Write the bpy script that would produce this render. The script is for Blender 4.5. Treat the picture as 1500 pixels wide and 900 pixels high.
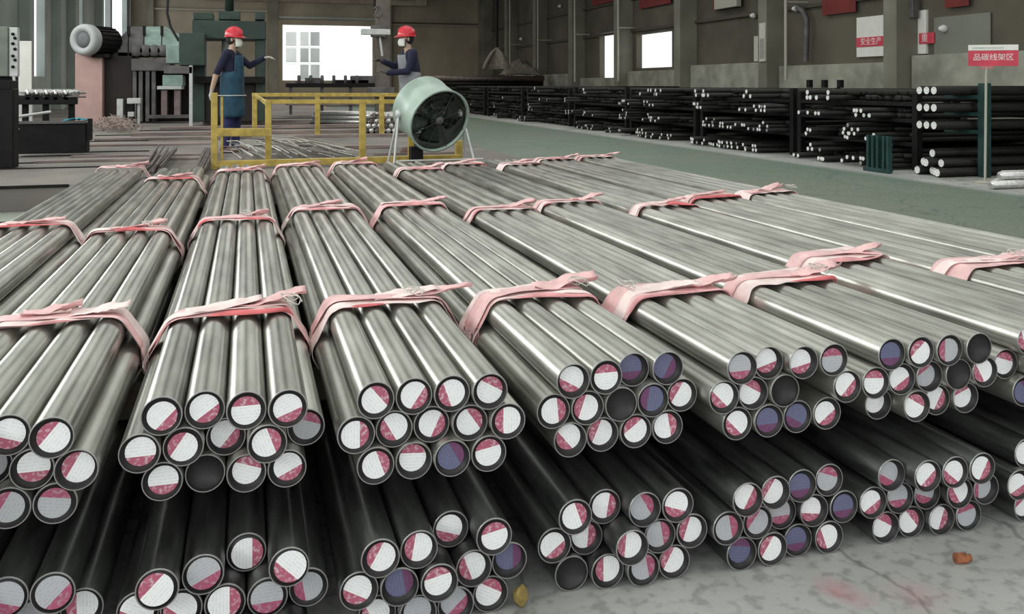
import bpy, bmesh, math, random
from math import sin, cos, tan, pi, atan, sqrt, radians
from mathutils import Vector, Matrix, noise as mnoise

random.seed(7)
for _o in list(bpy.data.objects):
    bpy.data.objects.remove(_o, do_unlink=True)
SC = bpy.context.scene
COL = SC.collection

# ------------------------------------------------------------------ camera
F = 1300.0                       # focal length in pixels of the 1500 px wide frame
H = 1.426                        # eye height
VX, HY = 361.0, 125.0            # vanishing point of the bars
TH = atan((750 - VX) / F)
CT, ST = cos(TH), sin(TH)
cam_d = bpy.data.cameras.new('camera')
cam_d.sensor_width = 36.0
cam_d.lens = F / 1500 * 36.0
cam_d.shift_y = -(450 - HY) / 1500
cam_d.clip_end = 500
cam = bpy.data.objects.new('camera', cam_d)
cam.location = (0, 0, H)
cam.rotation_euler = (pi / 2, 0, -TH)
COL.objects.link(cam)
SC.camera = cam

# ------------------------------------------------------------------ world, lights, exposure
world = bpy.data.worlds.new('world')
SC.world = world
world.use_nodes = True
bg = world.node_tree.nodes['Background']
bg.inputs[0].default_value = (0.93, 0.97, 1.0, 1)
bg.inputs[1].default_value = 1.45
SC.view_settings.view_transform = 'Standard'
SC.view_settings.look = 'None'
SC.view_settings.gamma = 1
SC.view_settings.use_curve_mapping = False
SC.view_settings.exposure = 0.0


def area(name, loc, rot, sx, sy, power, color=(1, 1, 1)):
    l = bpy.data.lights.new(name, 'AREA')
    l.shape = 'RECTANGLE'
    l.size, l.size_y = sx, sy
    l.energy = power
    l.color = color
    o = bpy.data.objects.new(name, l)
    o.location = loc
    o.rotation_euler = rot
    COL.objects.link(o)
    return o


# daylight of the long roof skylights
area('skylight_lamp', (-3.4, 8, 7.8), (0, 0, 0), 5.0, 40, 600, (0.97, 1.0, 0.95))
area('skylight_lamp', (3.4, 8, 7.8), (0, 0, 0), 6.0, 40, 740, (0.97, 1.0, 0.95))
area('skylight_lamp', (10.6, 14, 7.8), (0, 0, 0), 5.0, 44, 1000, (0.97, 1.0, 0.95))
area('skylight_lamp', (3.2, 44, 7.8), (0, 0, 0), 6.0, 26, 1000, (1.0, 0.96, 0.88))
# lamp added for the bars' left-flank highlights, set as an unseen window band
area('window_band_lamp', (-7.0, 7, 4.6), (0, -pi / 2, 0), 2.0, 34, 1500, (0.97, 1.0, 0.98))


# ------------------------------------------------------------------ projecting measured points onto planes of the place
def on_z(x, y, z):
    """point of the photograph that lies at height z"""
    h = H - z
    zc = F * h / (y - HY)
    s = h * CT * (x - VX) / (y - HY)
    return Vector((s, (zc - s * ST) / CT, z))


def on_a(x, y, a):
    """point that lies on the cross plane at depth a"""
    k = (x - VX) * CT / F
    s = k * a * CT / (1 - k * ST)
    zc = a * CT + s * ST
    return Vector((s, a, H - (y - HY) * zc / F))


def on_s(x, y, s):
    """point that lies on the lengthwise plane at s"""
    zc = F * s / (CT * (x - VX))
    return Vector((s, (zc - s * ST) / CT, H - (y - HY) * zc / F))


# ------------------------------------------------------------------ materials
MATS = {}


def mat(name, col, rough=0.6, metal=0.0, var=0.0, scale=6.0, bump=0.0, col2=None, stretch=(1, 1, 1), spec=0.5,
        emis=None, det=6.0):
    if name in MATS:
        return MATS[name]
    m = bpy.data.materials.new(name)
    m.use_nodes = True
    nt = m.node_tree
    b = nt.nodes['Principled BSDF']
    b.inputs['Base Color'].default_value = (*col, 1)
    b.inputs['Roughness'].default_value = rough
    b.inputs['Metallic'].default_value = metal
    b.inputs['Specular IOR Level'].default_value = spec
    if emis:
        b.inputs['Emission Color'].default_value = (*emis[:3], 1)
        b.inputs['Emission Strength'].default_value = emis[3]
    if var or bump or col2:
        tc = nt.nodes.new('ShaderNodeTexCoord')
        mp = nt.nodes.new('ShaderNodeMapping')
        mp.inputs['Scale'].default_value = stretch
        nt.links.new(tc.outputs['Object'], mp.inputs[0])
        n = nt.nodes.new('ShaderNodeTexNoise')
        n.inputs['Scale'].default_value = scale
        n.inputs['Detail'].default_value = det
        nt.links.new(mp.outputs[0], n.inputs['Vector'])
        r = nt.nodes.new('ShaderNodeValToRGB')
        c2 = col2 if col2 else tuple(min(1, c * (1 + var)) for c in col)
        c1 = col if col2 else tuple(c * (1 - var) for c in col)
        r.color_ramp.elements[0].position = 0.35
        r.color_ramp.elements[1].position = 0.65
        r.color_ramp.elements[0].color = (*c1, 1)
        r.color_ramp.elements[1].color = (*c2, 1)
        nt.links.new(n.outputs[0], r.inputs[0])
        nt.links.new(r.outputs[0], b.inputs['Base Color'])
        if bump:
            bp = nt.nodes.new('ShaderNodeBump')
            bp.inputs['Strength'].default_value = bump
            bp.inputs['Distance'].default_value = 0.02
            nt.links.new(n.outputs[0], bp.inputs['Height'])
            nt.links.new(bp.outputs[0], b.inputs['Normal'])
    MATS[name] = m
    return m


def steel(name, col, rough, var, smear=0.0):
    """peeled steel: fine turning grain, per-bar tone, faint stains"""
    m = bpy.data.materials.new(name)
    m.use_nodes = True
    nt = m.node_tree
    N, L = nt.nodes.new, nt.links.new
    b = nt.nodes['Principled BSDF']
    b.inputs['Metallic'].default_value = 0.85
    tc = N('ShaderNodeTexCoord')
    oi = N('ShaderNodeObjectInfo')
    add = N('ShaderNodeVectorMath'); add.operation = 'ADD'
    mul = N('ShaderNodeVectorMath'); mul.operation = 'SCALE'
    mul.inputs[3].default_value = 37.0
    cmb = N('ShaderNodeCombineXYZ')
    for i in range(3):
        L(oi.outputs['Random'], cmb.inputs[i])
    L(cmb.outputs[0], mul.inputs[0])
    L(tc.outputs['Object'], add.inputs[0]); L(mul.outputs[0], add.inputs[1])
    mp = N('ShaderNodeMapping'); mp.inputs['Scale'].default_value = (9, 1.3, 9)
    L(add.outputs[0], mp.inputs[0])
    n1 = N('ShaderNodeTexNoise'); n1.inputs['Scale'].default_value = 2.2; n1.inputs['Detail'].default_value = 7
    L(mp.outputs[0], n1.inputs['Vector'])
    mp2 = N('ShaderNodeMapping'); mp2.inputs['Scale'].default_value = (3, 90, 3)
    L(add.outputs[0], mp2.inputs[0])
    n2 = N('ShaderNodeTexNoise'); n2.inputs['Scale'].default_value = 3.0; n2.inputs['Detail'].default_value = 3
    L(mp2.outputs[0], n2.inputs['Vector'])
    r = N('ShaderNodeValToRGB')
    r.color_ramp.elements[0].position = 0.3; r.color_ramp.elements[1].position = 0.72
    r.color_ramp.elements[0].color = (*[c * (1 - var) for c in col], 1)
    r.color_ramp.elements[1].color = (*[min(1, c * (1 + var)) for c in col], 1)
    L(n1.outputs[0], r.inputs[0])
    tone = N('ShaderNodeMapRange'); tone.inputs[3].default_value = 0.82; tone.inputs[4].default_value = 1.12
    L(oi.outputs['Random'], tone.inputs[0])
    mx = N('ShaderNodeVectorMath'); mx.operation = 'SCALE'
    L(r.outputs[0], mx.inputs[0]); L(tone.outputs[0], mx.inputs[3])
    L(mx.outputs[0], b.inputs['Base Color'])
    rr = N('ShaderNodeMapRange'); rr.inputs[3].default_value = rough - 0.07; rr.inputs[4].default_value = rough + 0.1 + smear
    L(n1.outputs[0], rr.inputs[0]); L(rr.outputs[0], b.inputs['Roughness'])
    bp = N('ShaderNodeBump'); bp.inputs['Strength'].default_value = 0.06; bp.inputs['Distance'].default_value = 0.01
    L(n2.outputs[0], bp.inputs['Height']); L(bp.outputs[0], b.inputs['Normal'])
    MATS[name] = m
    return m


def label_mat(name, paper, band, ink):
    """round paper label: coloured segment below, faint rows of print above"""
    m = bpy.data.materials.new(name)
    m.use_nodes = True
    nt = m.node_tree
    N, L = nt.nodes.new, nt.links.new
    b = nt.nodes['Principled BSDF']
    b.inputs['Roughness'].default_value = 0.45
    tc = N('ShaderNodeTexCoord')
    sp = N('ShaderNodeSeparateXYZ'); L(tc.outputs['Object'], sp.inputs[0])
    oi = N('ShaderNodeObjectInfo')
    lt = N('ShaderNodeMath'); lt.operation = 'LESS_THAN'; lt.inputs[1].default_value = -0.0125
    L(sp.outputs[2], lt.inputs[0])
    # rows of print
    sc = N('ShaderNodeMath'); sc.operation = 'MULTIPLY'; sc.inputs[1].default_value = 760.0
    L(sp.outputs[2], sc.inputs[0])
    sn = N('ShaderNodeMath'); sn.operation = 'SINE'; L(sc.outputs[0], sn.inputs[0])
    gt = N('ShaderNodeMath'); gt.operation = 'GREATER_THAN'; gt.inputs[1].default_value = 0.35
    L(sn.outputs[0], gt.inputs[0])
    ad = N('ShaderNodeVectorMath'); ad.operation = 'ADD'
    cmb = N('ShaderNodeCombineXYZ'); L(oi.outputs['Random'], cmb.inputs[0])
    L(tc.outputs['Object'], ad.inputs[0]); L(cmb.outputs[0], ad.inputs[1])
    nz = N('ShaderNodeTexNoise'); nz.inputs['Scale'].default_value = 230; nz.inputs['Detail'].default_value = 2
    L(ad.outputs[0], nz.inputs['Vector'])
    g2 = N('ShaderNodeMath'); g2.operation = 'GREATER_THAN'; g2.inputs[1].default_value = 0.5
    L(nz.outputs[0], g2.inputs[0])
    tm = N('ShaderNodeMath'); tm.operation = 'MULTIPLY'; L(gt.outputs[0], tm.inputs[0]); L(g2.outputs[0], tm.inputs[1])
    tm2 = N('ShaderNodeMath'); tm2.operation = 'MULTIPLY'; L(tm.outputs[0], tm2.inputs[0]); tm2.inputs[1].default_value = 0.22
    m1 = N('ShaderNodeMix'); m1.data_type = 'RGBA'
    m1.inputs[6].default_value = (*paper, 1); m1.inputs[7].default_value = (*ink, 1)
    L(tm2.outputs[0], m1.inputs[0])
    # the coloured segment carries a pale mark
    n3 = N('ShaderNodeTexNoise'); n3.inputs['Scale'].default_value = 95; n3.inputs['Detail'].default_value = 2
    L(ad.outputs[0], n3.inputs['Vector'])
    rp = N('ShaderNodeValToRGB')
    rp.color_ramp.elements[0].position = 0.5; rp.color_ramp.elements[1].position = 0.68
    rp.color_ramp.elements[0].color = (*band, 1)
    rp.color_ramp.elements[1].color = (*[0.45 * p + 0.55 * q for p, q in zip(paper, band)], 1)
    L(n3.outputs[0], rp.inputs[0])
    m2 = N('ShaderNodeMix'); m2.data_type = 'RGBA'
    L(lt.outputs[0], m2.inputs[0]); L(m1.outputs[2], m2.inputs[6]); L(rp.outputs[0], m2.inputs[7])
    L(m2.outputs[2], b.inputs['Base Color'])
    MATS[name] = m
    return m


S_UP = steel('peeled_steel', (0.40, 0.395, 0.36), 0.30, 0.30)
S_LOW = steel('dark_drawn_steel', (0.145, 0.15, 0.145), 0.22, 0.6, 0.2)  # base colour lowered to carry the shade of the lower tier
RIM = mat('bar_rim', (0.42, 0.41, 0.40), 0.45, 0.85)
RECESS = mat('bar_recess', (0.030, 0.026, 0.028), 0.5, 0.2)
LAB_W = label_mat('label_paper', (0.95, 0.945, 0.955), (0.47, 0.11, 0.18), (0.35, 0.33, 0.36))
LAB_G = label_mat('label_dusty', (0.50, 0.50, 0.53), (0.42, 0.09, 0.17), (0.15, 0.15, 0.18))
LAB_B = label_mat('label_blue', (0.13, 0.135, 0.24), (0.17, 0.05, 0.13), (0.32, 0.33, 0.45))
LAB_D = label_mat('label_dark', (0.045, 0.045, 0.055), (0.05, 0.03, 0.04), (0.09, 0.09, 0.1))
PINK = mat('strap_cloth', (0.78, 0.50, 0.50), 0.85, 0, 0.12, 14, 0.5)
PALE = mat('strap_cloth_pale', (0.86, 0.70, 0.68), 0.85, 0, 0.10, 14, 0.5)
ROSE = mat('strap_cloth_rose', (0.74, 0.34, 0.35), 0.85, 0, 0.2, 12, 0.4)
RED = mat('strap_cloth_red', (0.66, 0.15, 0.16), 0.8, 0, 0.2, 12, 0.4)
WIRE = mat('tie_wire_steel', (0.6, 0.58, 0.54), 0.45, 0.7)
CONC = mat('concrete_wall', (0.31, 0.305, 0.255), 0.9, 0, 0.30, 1.3, 0.25)
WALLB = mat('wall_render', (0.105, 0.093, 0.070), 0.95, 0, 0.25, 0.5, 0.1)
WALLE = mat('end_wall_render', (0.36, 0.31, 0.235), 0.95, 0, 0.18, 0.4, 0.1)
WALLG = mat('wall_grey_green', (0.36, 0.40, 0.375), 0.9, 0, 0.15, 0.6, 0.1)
COLM = mat('column_concrete', (0.20, 0.19, 0.15), 0.9, 0, 0.18, 0.8, 0.15)
ROOF = mat('roof_sheet', (0.16, 0.17, 0.16), 0.8, 0, 0.1, 0.6)
YEL = mat('yellow_paint', (0.46, 0.33, 0.07), 0.5, 0, 0.22, 9, 0.1)
BLACK = mat('black_iron', (0.006, 0.006, 0.006), 0.65, 0.0, 0.4, 8, 0, None, (1, 1, 1), 0.25)
RACKBAR = mat('rack_bar_black', (0.011, 0.010, 0.009), 0.5, 0.0, 0.35, 5, 0, None, (1, 8, 8), 0.3)
RACKEND = mat('rack_bar_end_paint', (0.78, 0.78, 0.76), 0.6, 0, 0.25, 40)
RACKENDG = mat('rack_bar_end_grey', (0.30, 0.30, 0.30), 0.6, 0.2, 0.25, 40)
GREENP = mat('rack_green_paint', (0.010, 0.044, 0.040), 0.5, 0.1, 0.25, 5)
DKGREEN = mat('machine_dark_green', (0.024, 0.045, 0.034), 0.55, 0.1, 0.25, 3)
TEAL = mat('machine_pale_green', (0.27, 0.37, 0.33), 0.5, 0.1, 0.2, 4)
PINKM = mat('cabinet_salmon', (0.56, 0.36, 0.33), 0.6, 0, 0.08, 3)
BROWN = mat('cabinet_dark_brown', (0.016, 0.008, 0.007), 0.6, 0, 0.2, 3)
GREYM = mat('machine_grey', (0.12, 0.112, 0.115), 0.6, 0.3, 0.25, 4)
MAUVE = mat('channel_mauve', (0.26, 0.20, 0.20), 0.6, 0.3, 0.2, 5)
LGREY = mat('light_grey_paint', (0.55, 0.56, 0.55), 0.5, 0.1, 0.1, 6)
WHITEP = mat('white_board', (0.80, 0.79, 0.74), 0.6, 0, 0.04, 4)
REDP = mat('red_banner', (0.62, 0.06, 0.10), 0.7, 0, 0.1, 5)
REDD = mat('dark_red_banner', (0.17, 0.022, 0.020), 0.8, 0, 0.15, 3)
TXTW = mat('white_lettering', (0.85, 0.75, 0.74), 0.6)
TXTD = mat('brown_lettering', (0.16, 0.11, 0.07), 0.7)
BEIGE = mat('beige_board', (0.40, 0.35, 0.26), 0.8, 0, 0.1, 3)
WOOD = mat('worn_timber', (0.24, 0.185, 0.17), 0.85, 0, 0.35, 3, 0.3, None, (0.6, 6, 6))
TIMB = mat('dunnage_timber', (0.085, 0.065, 0.05), 0.9, 0, 0.3, 6, 0.3)
FANG = mat('fan_pale_green', (0.36, 0.45, 0.39), 0.42, 0.1, 0.14, 5)
FAND = mat('fan_dark_inside', (0.035, 0.045, 0.036), 0.5, 0.3)
NAVY = mat('navy_cotton', (0.012, 0.013, 0.038), 0.9, 0, 0.2, 12, 0.1)
APRON = mat('apron_blue', (0.016, 0.062, 0.105), 0.75, 0, 0.25, 9, 0.25)
APRONG = mat('apron_grey', (0.22, 0.22, 0.24), 0.8, 0, 0.15, 9, 0.2)
TROU = mat('trouser_blue', (0.025, 0.03, 0.10), 0.9, 0, 0.25, 10, 0.1)
SKIN = mat('skin', (0.45, 0.30, 0.22), 0.6)
GLOVE = mat('work_glove', (0.40, 0.38, 0.35), 0.9, 0, 0.2, 20)
GLOVED = mat('dark_work_glove', (0.06, 0.055, 0.05), 0.9, 0, 0.3, 20)
HELM = mat('helmet_red', (0.62, 0.025, 0.045), 0.28)
MASK = mat('mask_white', (0.72, 0.73, 0.68), 0.8)
HAIR = mat('hair_black', (0.01, 0.009, 0.008), 0.7)
SHOE = mat('shoe_leather', (0.16, 0.10, 0.08), 0.7)
EYE = mat('eye_dark', (0.015, 0.012, 0.01), 0.3)
SILV = mat('bright_steel', (0.62, 0.61, 0.60), 0.32, 0.85, 0.15, 6, 0, None, (4, 1, 4))
DUSKROD = mat('dull_rod', (0.15, 0.12, 0.115), 0.5, 0.5, 0.3, 6)
BLUER = mat('blue_cloth', (0.03, 0.23, 0.30), 0.9, 0, 0.3, 14, 0.3)
SACK = mat('sling_rope', (0.27, 0.24, 0.20), 0.95, 0, 0.3, 9, 0.4)
RUST = mat('rusty_iron', (0.32, 0.11, 0.05), 0.85, 0.1, 0.4, 30, 0.5)
OCHRE = mat('ochre_stone', (0.32, 0.23, 0.07), 0.85, 0, 0.3, 30, 0.4)
GALV = mat('conduit_pale', (0.42, 0.40, 0.34), 0.6, 0.2)
LAMPG = mat('lamp_glass', (0.8, 0.8, 0.76), 0.3)


def floor_material():
    m = bpy.data.materials.new('floor_concrete')
    m.use_nodes = True
    nt = m.node_tree
    N, L = nt.nodes.new, nt.links.new
    b = nt.nodes['Principled BSDF']
    tc = N('ShaderNodeTexCoord')
    sp = N('ShaderNodeSeparateXYZ'); L(tc.outputs['Object'], sp.inputs[0])

    def nz(scale, det):
        n = N('ShaderNodeTexNoise'); n.inputs['Scale'].default_value = scale; n.inputs['Detail'].default_value = det
        L(tc.outputs['Object'], n.inputs['Vector']); return n
    n1, n2, n3 = nz(1.1, 8), nz(22, 6), nz(0.35, 4)

    def ramp(src, p0, c0, p1, c1):
        r = N('ShaderNodeValToRGB')
        r.color_ramp.elements[0].position = p0; r.color_ramp.elements[1].position = p1
        r.color_ramp.elements[0].color = (*c0, 1); r.color_ramp.elements[1].color = (*c1, 1)
        L(src, r.inputs[0]); return r
    conc = ramp(n1.outputs[0], 0.3, (0.34, 0.345, 0.33), 0.7, (0.50, 0.50, 0.48))
    green = ramp(n3.outputs[0], 0.35, (0.185, 0.21, 0.17), 0.65, (0.15, 0.21, 0.16))
    spk = ramp(n2.outputs[0], 0.36, (0.45, 0.45, 0.45), 0.50, (1, 1, 1))

    def mix(fac, a, bb, blend='MIX'):
        x = N('ShaderNodeMix'); x.data_type = 'RGBA'; x.blend_type = blend
        if isinstance(fac, float):
            x.inputs[0].default_value = fac
        else:
            L(fac, x.inputs[0])
        for sock, v in ((6, a), (7, bb)):
            if isinstance(v, tuple):
                x.inputs[sock].default_value = (*v, 1)
            else:
                L(v, x.inputs[sock])
        return x.outputs[2]

    def rng(src, a, bb):
        x = N('ShaderNodeMapRange'); x.inputs[1].default_value = a; x.inputs[2].default_value = bb
        L(src, x.inputs[0]); return x.outputs[0]

    def mth(op, a, bb):
        x = N('ShaderNodeMath'); x.operation = op
        for i, v in enumerate((a, bb)):
            if isinstance(v, float):
                x.inputs[i].default_value = v
            else:
                L(v, x.inputs[i])
        return x.outputs[0]
    # painted aisle between the stacks and the racks; bare strip by the racks
    paint = mth('MULTIPLY', rng(sp.outputs[0], 3.9, 4.1), rng(sp.outputs[0], 9.75, 9.45))
    left = rng(sp.outputs[0], -1.6, -1.75)
    paint = mth('MAXIMUM', paint, left)
    c = mix(paint, conc.outputs[0], green.outputs[0])
    c = mix(0.55, c, spk.outputs[0], 'MULTIPLY')
    # cracks
    v = N('ShaderNodeTexVoronoi'); v.feature = 'DISTANCE_TO_EDGE'; v.inputs['Scale'].default_value = 0.9
    dv = N('ShaderNodeVectorMath'); dv.operation = 'ADD'
    dn = nz(3.0, 5)
    sv = N('ShaderNodeVectorMath'); sv.operation = 'SCALE'; sv.inputs[3].default_value = 0.35
    L(dn.outputs['Color'], sv.inputs[0]); L(tc.outputs['Object'], dv.inputs[0]); L(sv.outputs[0], dv.inputs[1])
    L(dv.outputs[0], v.inputs['Vector'])
    ck = ramp(v.outputs['Distance'], 0.002, (0.45, 0.45, 0.45), 0.010, (1, 1, 1))
    c = mix(0.8, c, ck.outputs[0], 'MULTIPLY')
    # two old pink paint smudges on the concrete
    for (px, py, rad, st) in ((1232, 872, 0.10, 0.75), (1345, 872, 0.13, 0.3)):
        q = on_z(px, py, 0.0)
        sub = N('ShaderNodeVectorMath'); sub.operation = 'DISTANCE'
        sub.inputs[1].default_value = q
        L(dv.outputs[0], sub.inputs[0])
        sub2 = N('ShaderNodeVectorMath'); sub2.operation = 'DISTANCE'
        sub2.inputs[1].default_value = q + Vector((0.17, 0.17, 0.17))
        L(dv.outputs[0], sub2.inputs[0])
        f = rng(sub2.outputs['Value'], rad, rad * 0.1)
        f = mth('MULTIPLY', f, st)
        c = mix(f, c, (0.50, 0.20, 0.22))
    L(c, b.inputs['Base Color'])
    rr = N('ShaderNodeMapRange'); rr.inputs[3].default_value = 0.42; rr.inputs[4].default_value = 0.75
    L(n1.outputs[0], rr.inputs[0]); L(rr.outputs[0], b.inputs['Roughness'])
    bp = N('ShaderNodeBump'); bp.inputs['Strength'].default_value = 0.25; bp.inputs['Distance'].default_value = 0.01
    L(n2.outputs[0], bp.inputs['Height']); L(bp.outputs[0], b.inputs['Normal'])
    return m


FLOORM = floor_material()


# ------------------------------------------------------------------ mesh helpers
class MB:
    """collects primitives; build() links them as one mesh object"""

    def __init__(self):
        self.v, self.f, self.mi, self.sm = [], [], [], []

    def _add(self, vs, fs, mi=0, smooth=False):
        o = len(self.v)
        self.v += [tuple(p) for p in vs]
        for f in fs:
            self.f.append(tuple(i + o for i in f)); self.mi.append(mi); self.sm.append(smooth)
        return self

    def box(self, lo, hi, mi=0, M=None):
        x0, y0, z0 = lo; x1, y1, z1 = hi
        if x0 > x1: x0, x1 = x1, x0
        if y0 > y1: y0, y1 = y1, y0
        if z0 > z1: z0, z1 = z1, z0
        b = min(min(x1 - x0, y1 - y0, z1 - z0) * 0.06, 0.012)
        vs = []
        fs = []
        bm = bmesh.new()
        bmesh.ops.create_cube(bm, size=1)
        for v in bm.verts:
            v.co = Vector(((x0 + x1) / 2 + v.co.x * (x1 - x0), (y0 + y1) / 2 + v.co.y * (y1 - y0),
                           (z0 + z1) / 2 + v.co.z * (z1 - z0)))
        bmesh.ops.bevel(bm, geom=bm.edges[:], offset=b, segments=1, affect='EDGES')
        bm.verts.index_update()
        vs = [M @ v.co if M else v.co.copy() for v in bm.verts]
        fs = [[v.index for v in f.verts] for f in bm.faces]
        bm.free()
        return self._add(vs, fs, mi)

    def tube(self, pts, r, n=8, mi=0, cap=True, closed=False):
        pts = [Vector(p) for p in pts]
        rs = r if isinstance(r, (list, tuple)) else [r] * len(pts)
        m = len(pts)
        vs, fs = [], []
        up = Vector((0, 0, 1))
        prev = None
        for i, p in enumerate(pts):
            if closed:
                d = pts[(i + 1) % m] - pts[i - 1]
            else:
                d = pts[min(i + 1, m - 1)] - pts[max(i - 1, 0)]
            d.normalize()
            if prev is None:
                u = d.cross(up)
                if u.length < 1e-3:
                    u = d.cross(Vector((1, 0, 0)))
            else:
                u = prev - d * prev.dot(d)
            u.normalize(); prev = u
            w = d.cross(u)
            for k in range(n):
                t = 2 * pi * k / n
                vs.append(p + (u * cos(t) + w * sin(t)) * rs[i])
        for i in range(m if closed else m - 1):
            j = (i + 1) % m
            for k in range(n):
                k2 = (k + 1) % n
                fs.append((i * n + k, j * n + k, j * n + k2, i * n + k2))
        self._add(vs, fs, mi, True)
        if cap and not closed:
            self._add(vs[:n], [tuple(range(n))], mi)
            self._add(vs[-n:], [tuple(reversed(range(n)))], mi)
        return self

    def lathe(self, prof, M, n=32, mi=None, smooth=True):
        """prof: (radius, height[, mat]) revolved about local z, placed by matrix M"""
        vs, idx = [], []
        for p in prof:
            r, h = p[0], p[1]
            if r < 1e-6:
                idx.append([len(vs)] * n); vs.append(M @ Vector((0, 0, h)))
            else:
                st = len(vs)
                idx.append(list(range(st, st + n)))
                for k in range(n):
                    t = 2 * pi * k / n
                    vs.append(M @ Vector((r * cos(t), r * sin(t), h)))
        o = len(self.v)
        self.v += [tuple(p) for p in vs]
        for i in range(len(prof) - 1):
            m_ = prof[i][2] if len(prof[i]) > 2 else (mi or 0)
            for k in range(n):
                k2 = (k + 1) % n
                q = [idx[i][k], idx[i][k2], idx[i + 1][k2], idx[i + 1][k]]
                q2 = []
                for t in q:
                    if t not in q2: q2.append(t)
                if len(q2) > 2:
                    self.f.append(tuple(t + o for t in q2)); self.mi.append(m_); self.sm.append(smooth)
        return self

    def grid(self, rows, mi=0, smooth=True, closed=False):
        n = len(rows[0]); m = len(rows)
        vs = [p for r in rows for p in r]
        fs = []
        for i in range(m if closed else m - 1):
            j = (i + 1) % m
            for k in range(n - 1):
                fs.append((i * n + k, i * n + k + 1, j * n + k + 1, j * n + k))
        return self._add(vs, fs, mi, smooth)

    def prism(self, poly, axis_fn, mi=0):
        """poly: 2-D outline; axis_fn(u, v, t) gives the 3-D point with t in 0..1"""
        n = len(poly)
        vs = [axis_fn(u, v, 0) for u, v in poly] + [axis_fn(u, v, 1) for u, v in poly]
        fs = [tuple(range(n)), tuple(reversed(range(n, 2 * n)))]
        for i in range(n):
            j = (i + 1) % n
            fs.append((i, i + n, j + n, j))
        return self._add(vs, fs, mi)

    def mesh(self, name, mats):
        me = bpy.data.meshes.new(name)
        me.from_pydata(self.v, [], self.f)
        if not isinstance(mats, (list, tuple)):
            mats = [mats]
        for m in mats:
            me.materials.append(m)
        me.polygons.foreach_set('material_index', self.mi)
        me.polygons.foreach_set('use_smooth', self.sm)
        bm = bmesh.new(); bm.from_mesh(me)
        bmesh.ops.recalc_face_normals(bm, faces=bm.faces[:])
        bm.to_mesh(me); bm.free()
        me.update()
        return me

    def build(self, name, mats, parent=None, **kw):
        return link(name, self.mesh(name, mats), parent, **kw)


def link(name, data, parent=None, label=None, cat=None, group=None, kind=None, loc=None):
    o = bpy.data.objects.new(name, data)
    COL.objects.link(o)
    if parent:
        o.parent = parent
    if loc is not None:
        o.location = loc
    tag(o, label, cat, group, kind)
    return o


def tag(o, label=None, cat=None, group=None, kind=None):
    if label: o['label'] = label
    if cat: o['category'] = cat
    if group: o['group'] = group
    if kind: o['kind'] = kind
    return o


def thing(name, label, cat, loc=(0, 0, 0), rz=0, group=None):
    o = bpy.data.objects.new(name, None)
    COL.objects.link(o)
    o.location = loc
    o.rotation_euler = (0, 0, rz)
    o.empty_display_size = 0.1
    return tag(o, label, cat, group)


def boxobj(name, lo, hi, m, parent=None, **kw):
    b = MB().box(lo, hi)
    if parent and kw.pop('world', True):
        pass
    return b.build(name, m, parent, **kw)


def align(p, d):
    """matrix whose local z runs along d, placed at p"""
    d = Vector(d).normalized()
    q = Vector((0, 0, 1)).rotation_difference(d)
    return Matrix.Translation(Vector(p)) @ q.to_matrix().to_4x4()


def text_mesh(name, s, size, m, matrix, parent=None, depth=0.002):
    cu = bpy.data.curves.new(name, 'FONT')
    cu.body = s
    cu.size = size
    cu.extrude = depth
    cu.align_x = 'CENTER'; cu.align_y = 'CENTER'
    t = bpy.data.objects.new(name + '_tmp', cu)
    COL.objects.link(t)
    dg = bpy.context.evaluated_depsgraph_get()
    me = bpy.data.meshes.new_from_object(t.evaluated_get(dg))
    bpy.data.objects.remove(t, do_unlink=True)
    me.materials.clear(); me.materials.append(m)
    o = link(name, me, parent)
    o.matrix_local = matrix
    return o


# ------------------------------------------------------------------ the setting
A0, A1 = -14.0, 62.0                 # hall from behind the camera to the end wall
SL, SR = -7.2, 16.9                  # side walls
DZ = 0.48                            # raised working deck behind the stacks

MB().box((SL - 0.4, A0, -0.3), (SR + 0.4, A1 + 0.4, 0.0)).build('floor', FLOORM, kind='structure')
deck = MB()
deck.box((SL, 9.3, 0.001), (3.4, A1, DZ))
DECKM = mat('deck_concrete', (0.19, 0.17, 0.155), 0.85, 0, 0.3, 0.8, 0.2)
deck_o = deck.build('floor_deck', DECKM, kind='structure')
STEPM = mat('step_concrete_green', (0.24, 0.26, 0.22), 0.8, 0, 0.15, 1.5, 0.1)
MB().box((SL, 8.6, 0.001), (-1.62, 9.299, 0.24)).build('floor_step', STEPM, kind='structure')
MB().box((SL, 9.285, DZ - .022), (-1.62, 9.32, DZ + .004)).build('trim_70', BLACK, kind='structure')
MB().box((SL, 8.585, .20), (-1.62, 8.62, .246)).build('trim_71', BLACK, kind='structure')
for i, (y_, x0, x1, wd) in enumerate(((250, -60, 150, .05), (240, 20, 210, .06), (224, 100, 215, .08), (208, 130, 215, .1), (199, 140, 300, .12), (192, 205, 600, .12), (184, 300, 600, .12), (175, 300, 560, .2))):
    p0, p1 = on_z(x0, y_, DZ), on_z(x1, y_, DZ)
    MB().box((p0.x, p0.y - wd / 2, DZ + .0006), (p1.x, p0.y + wd / 2, DZ + .012)).build('steel_strip', BLACK, deck_o)  # black strips stand in for the dark, shaded gaps between planks
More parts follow.
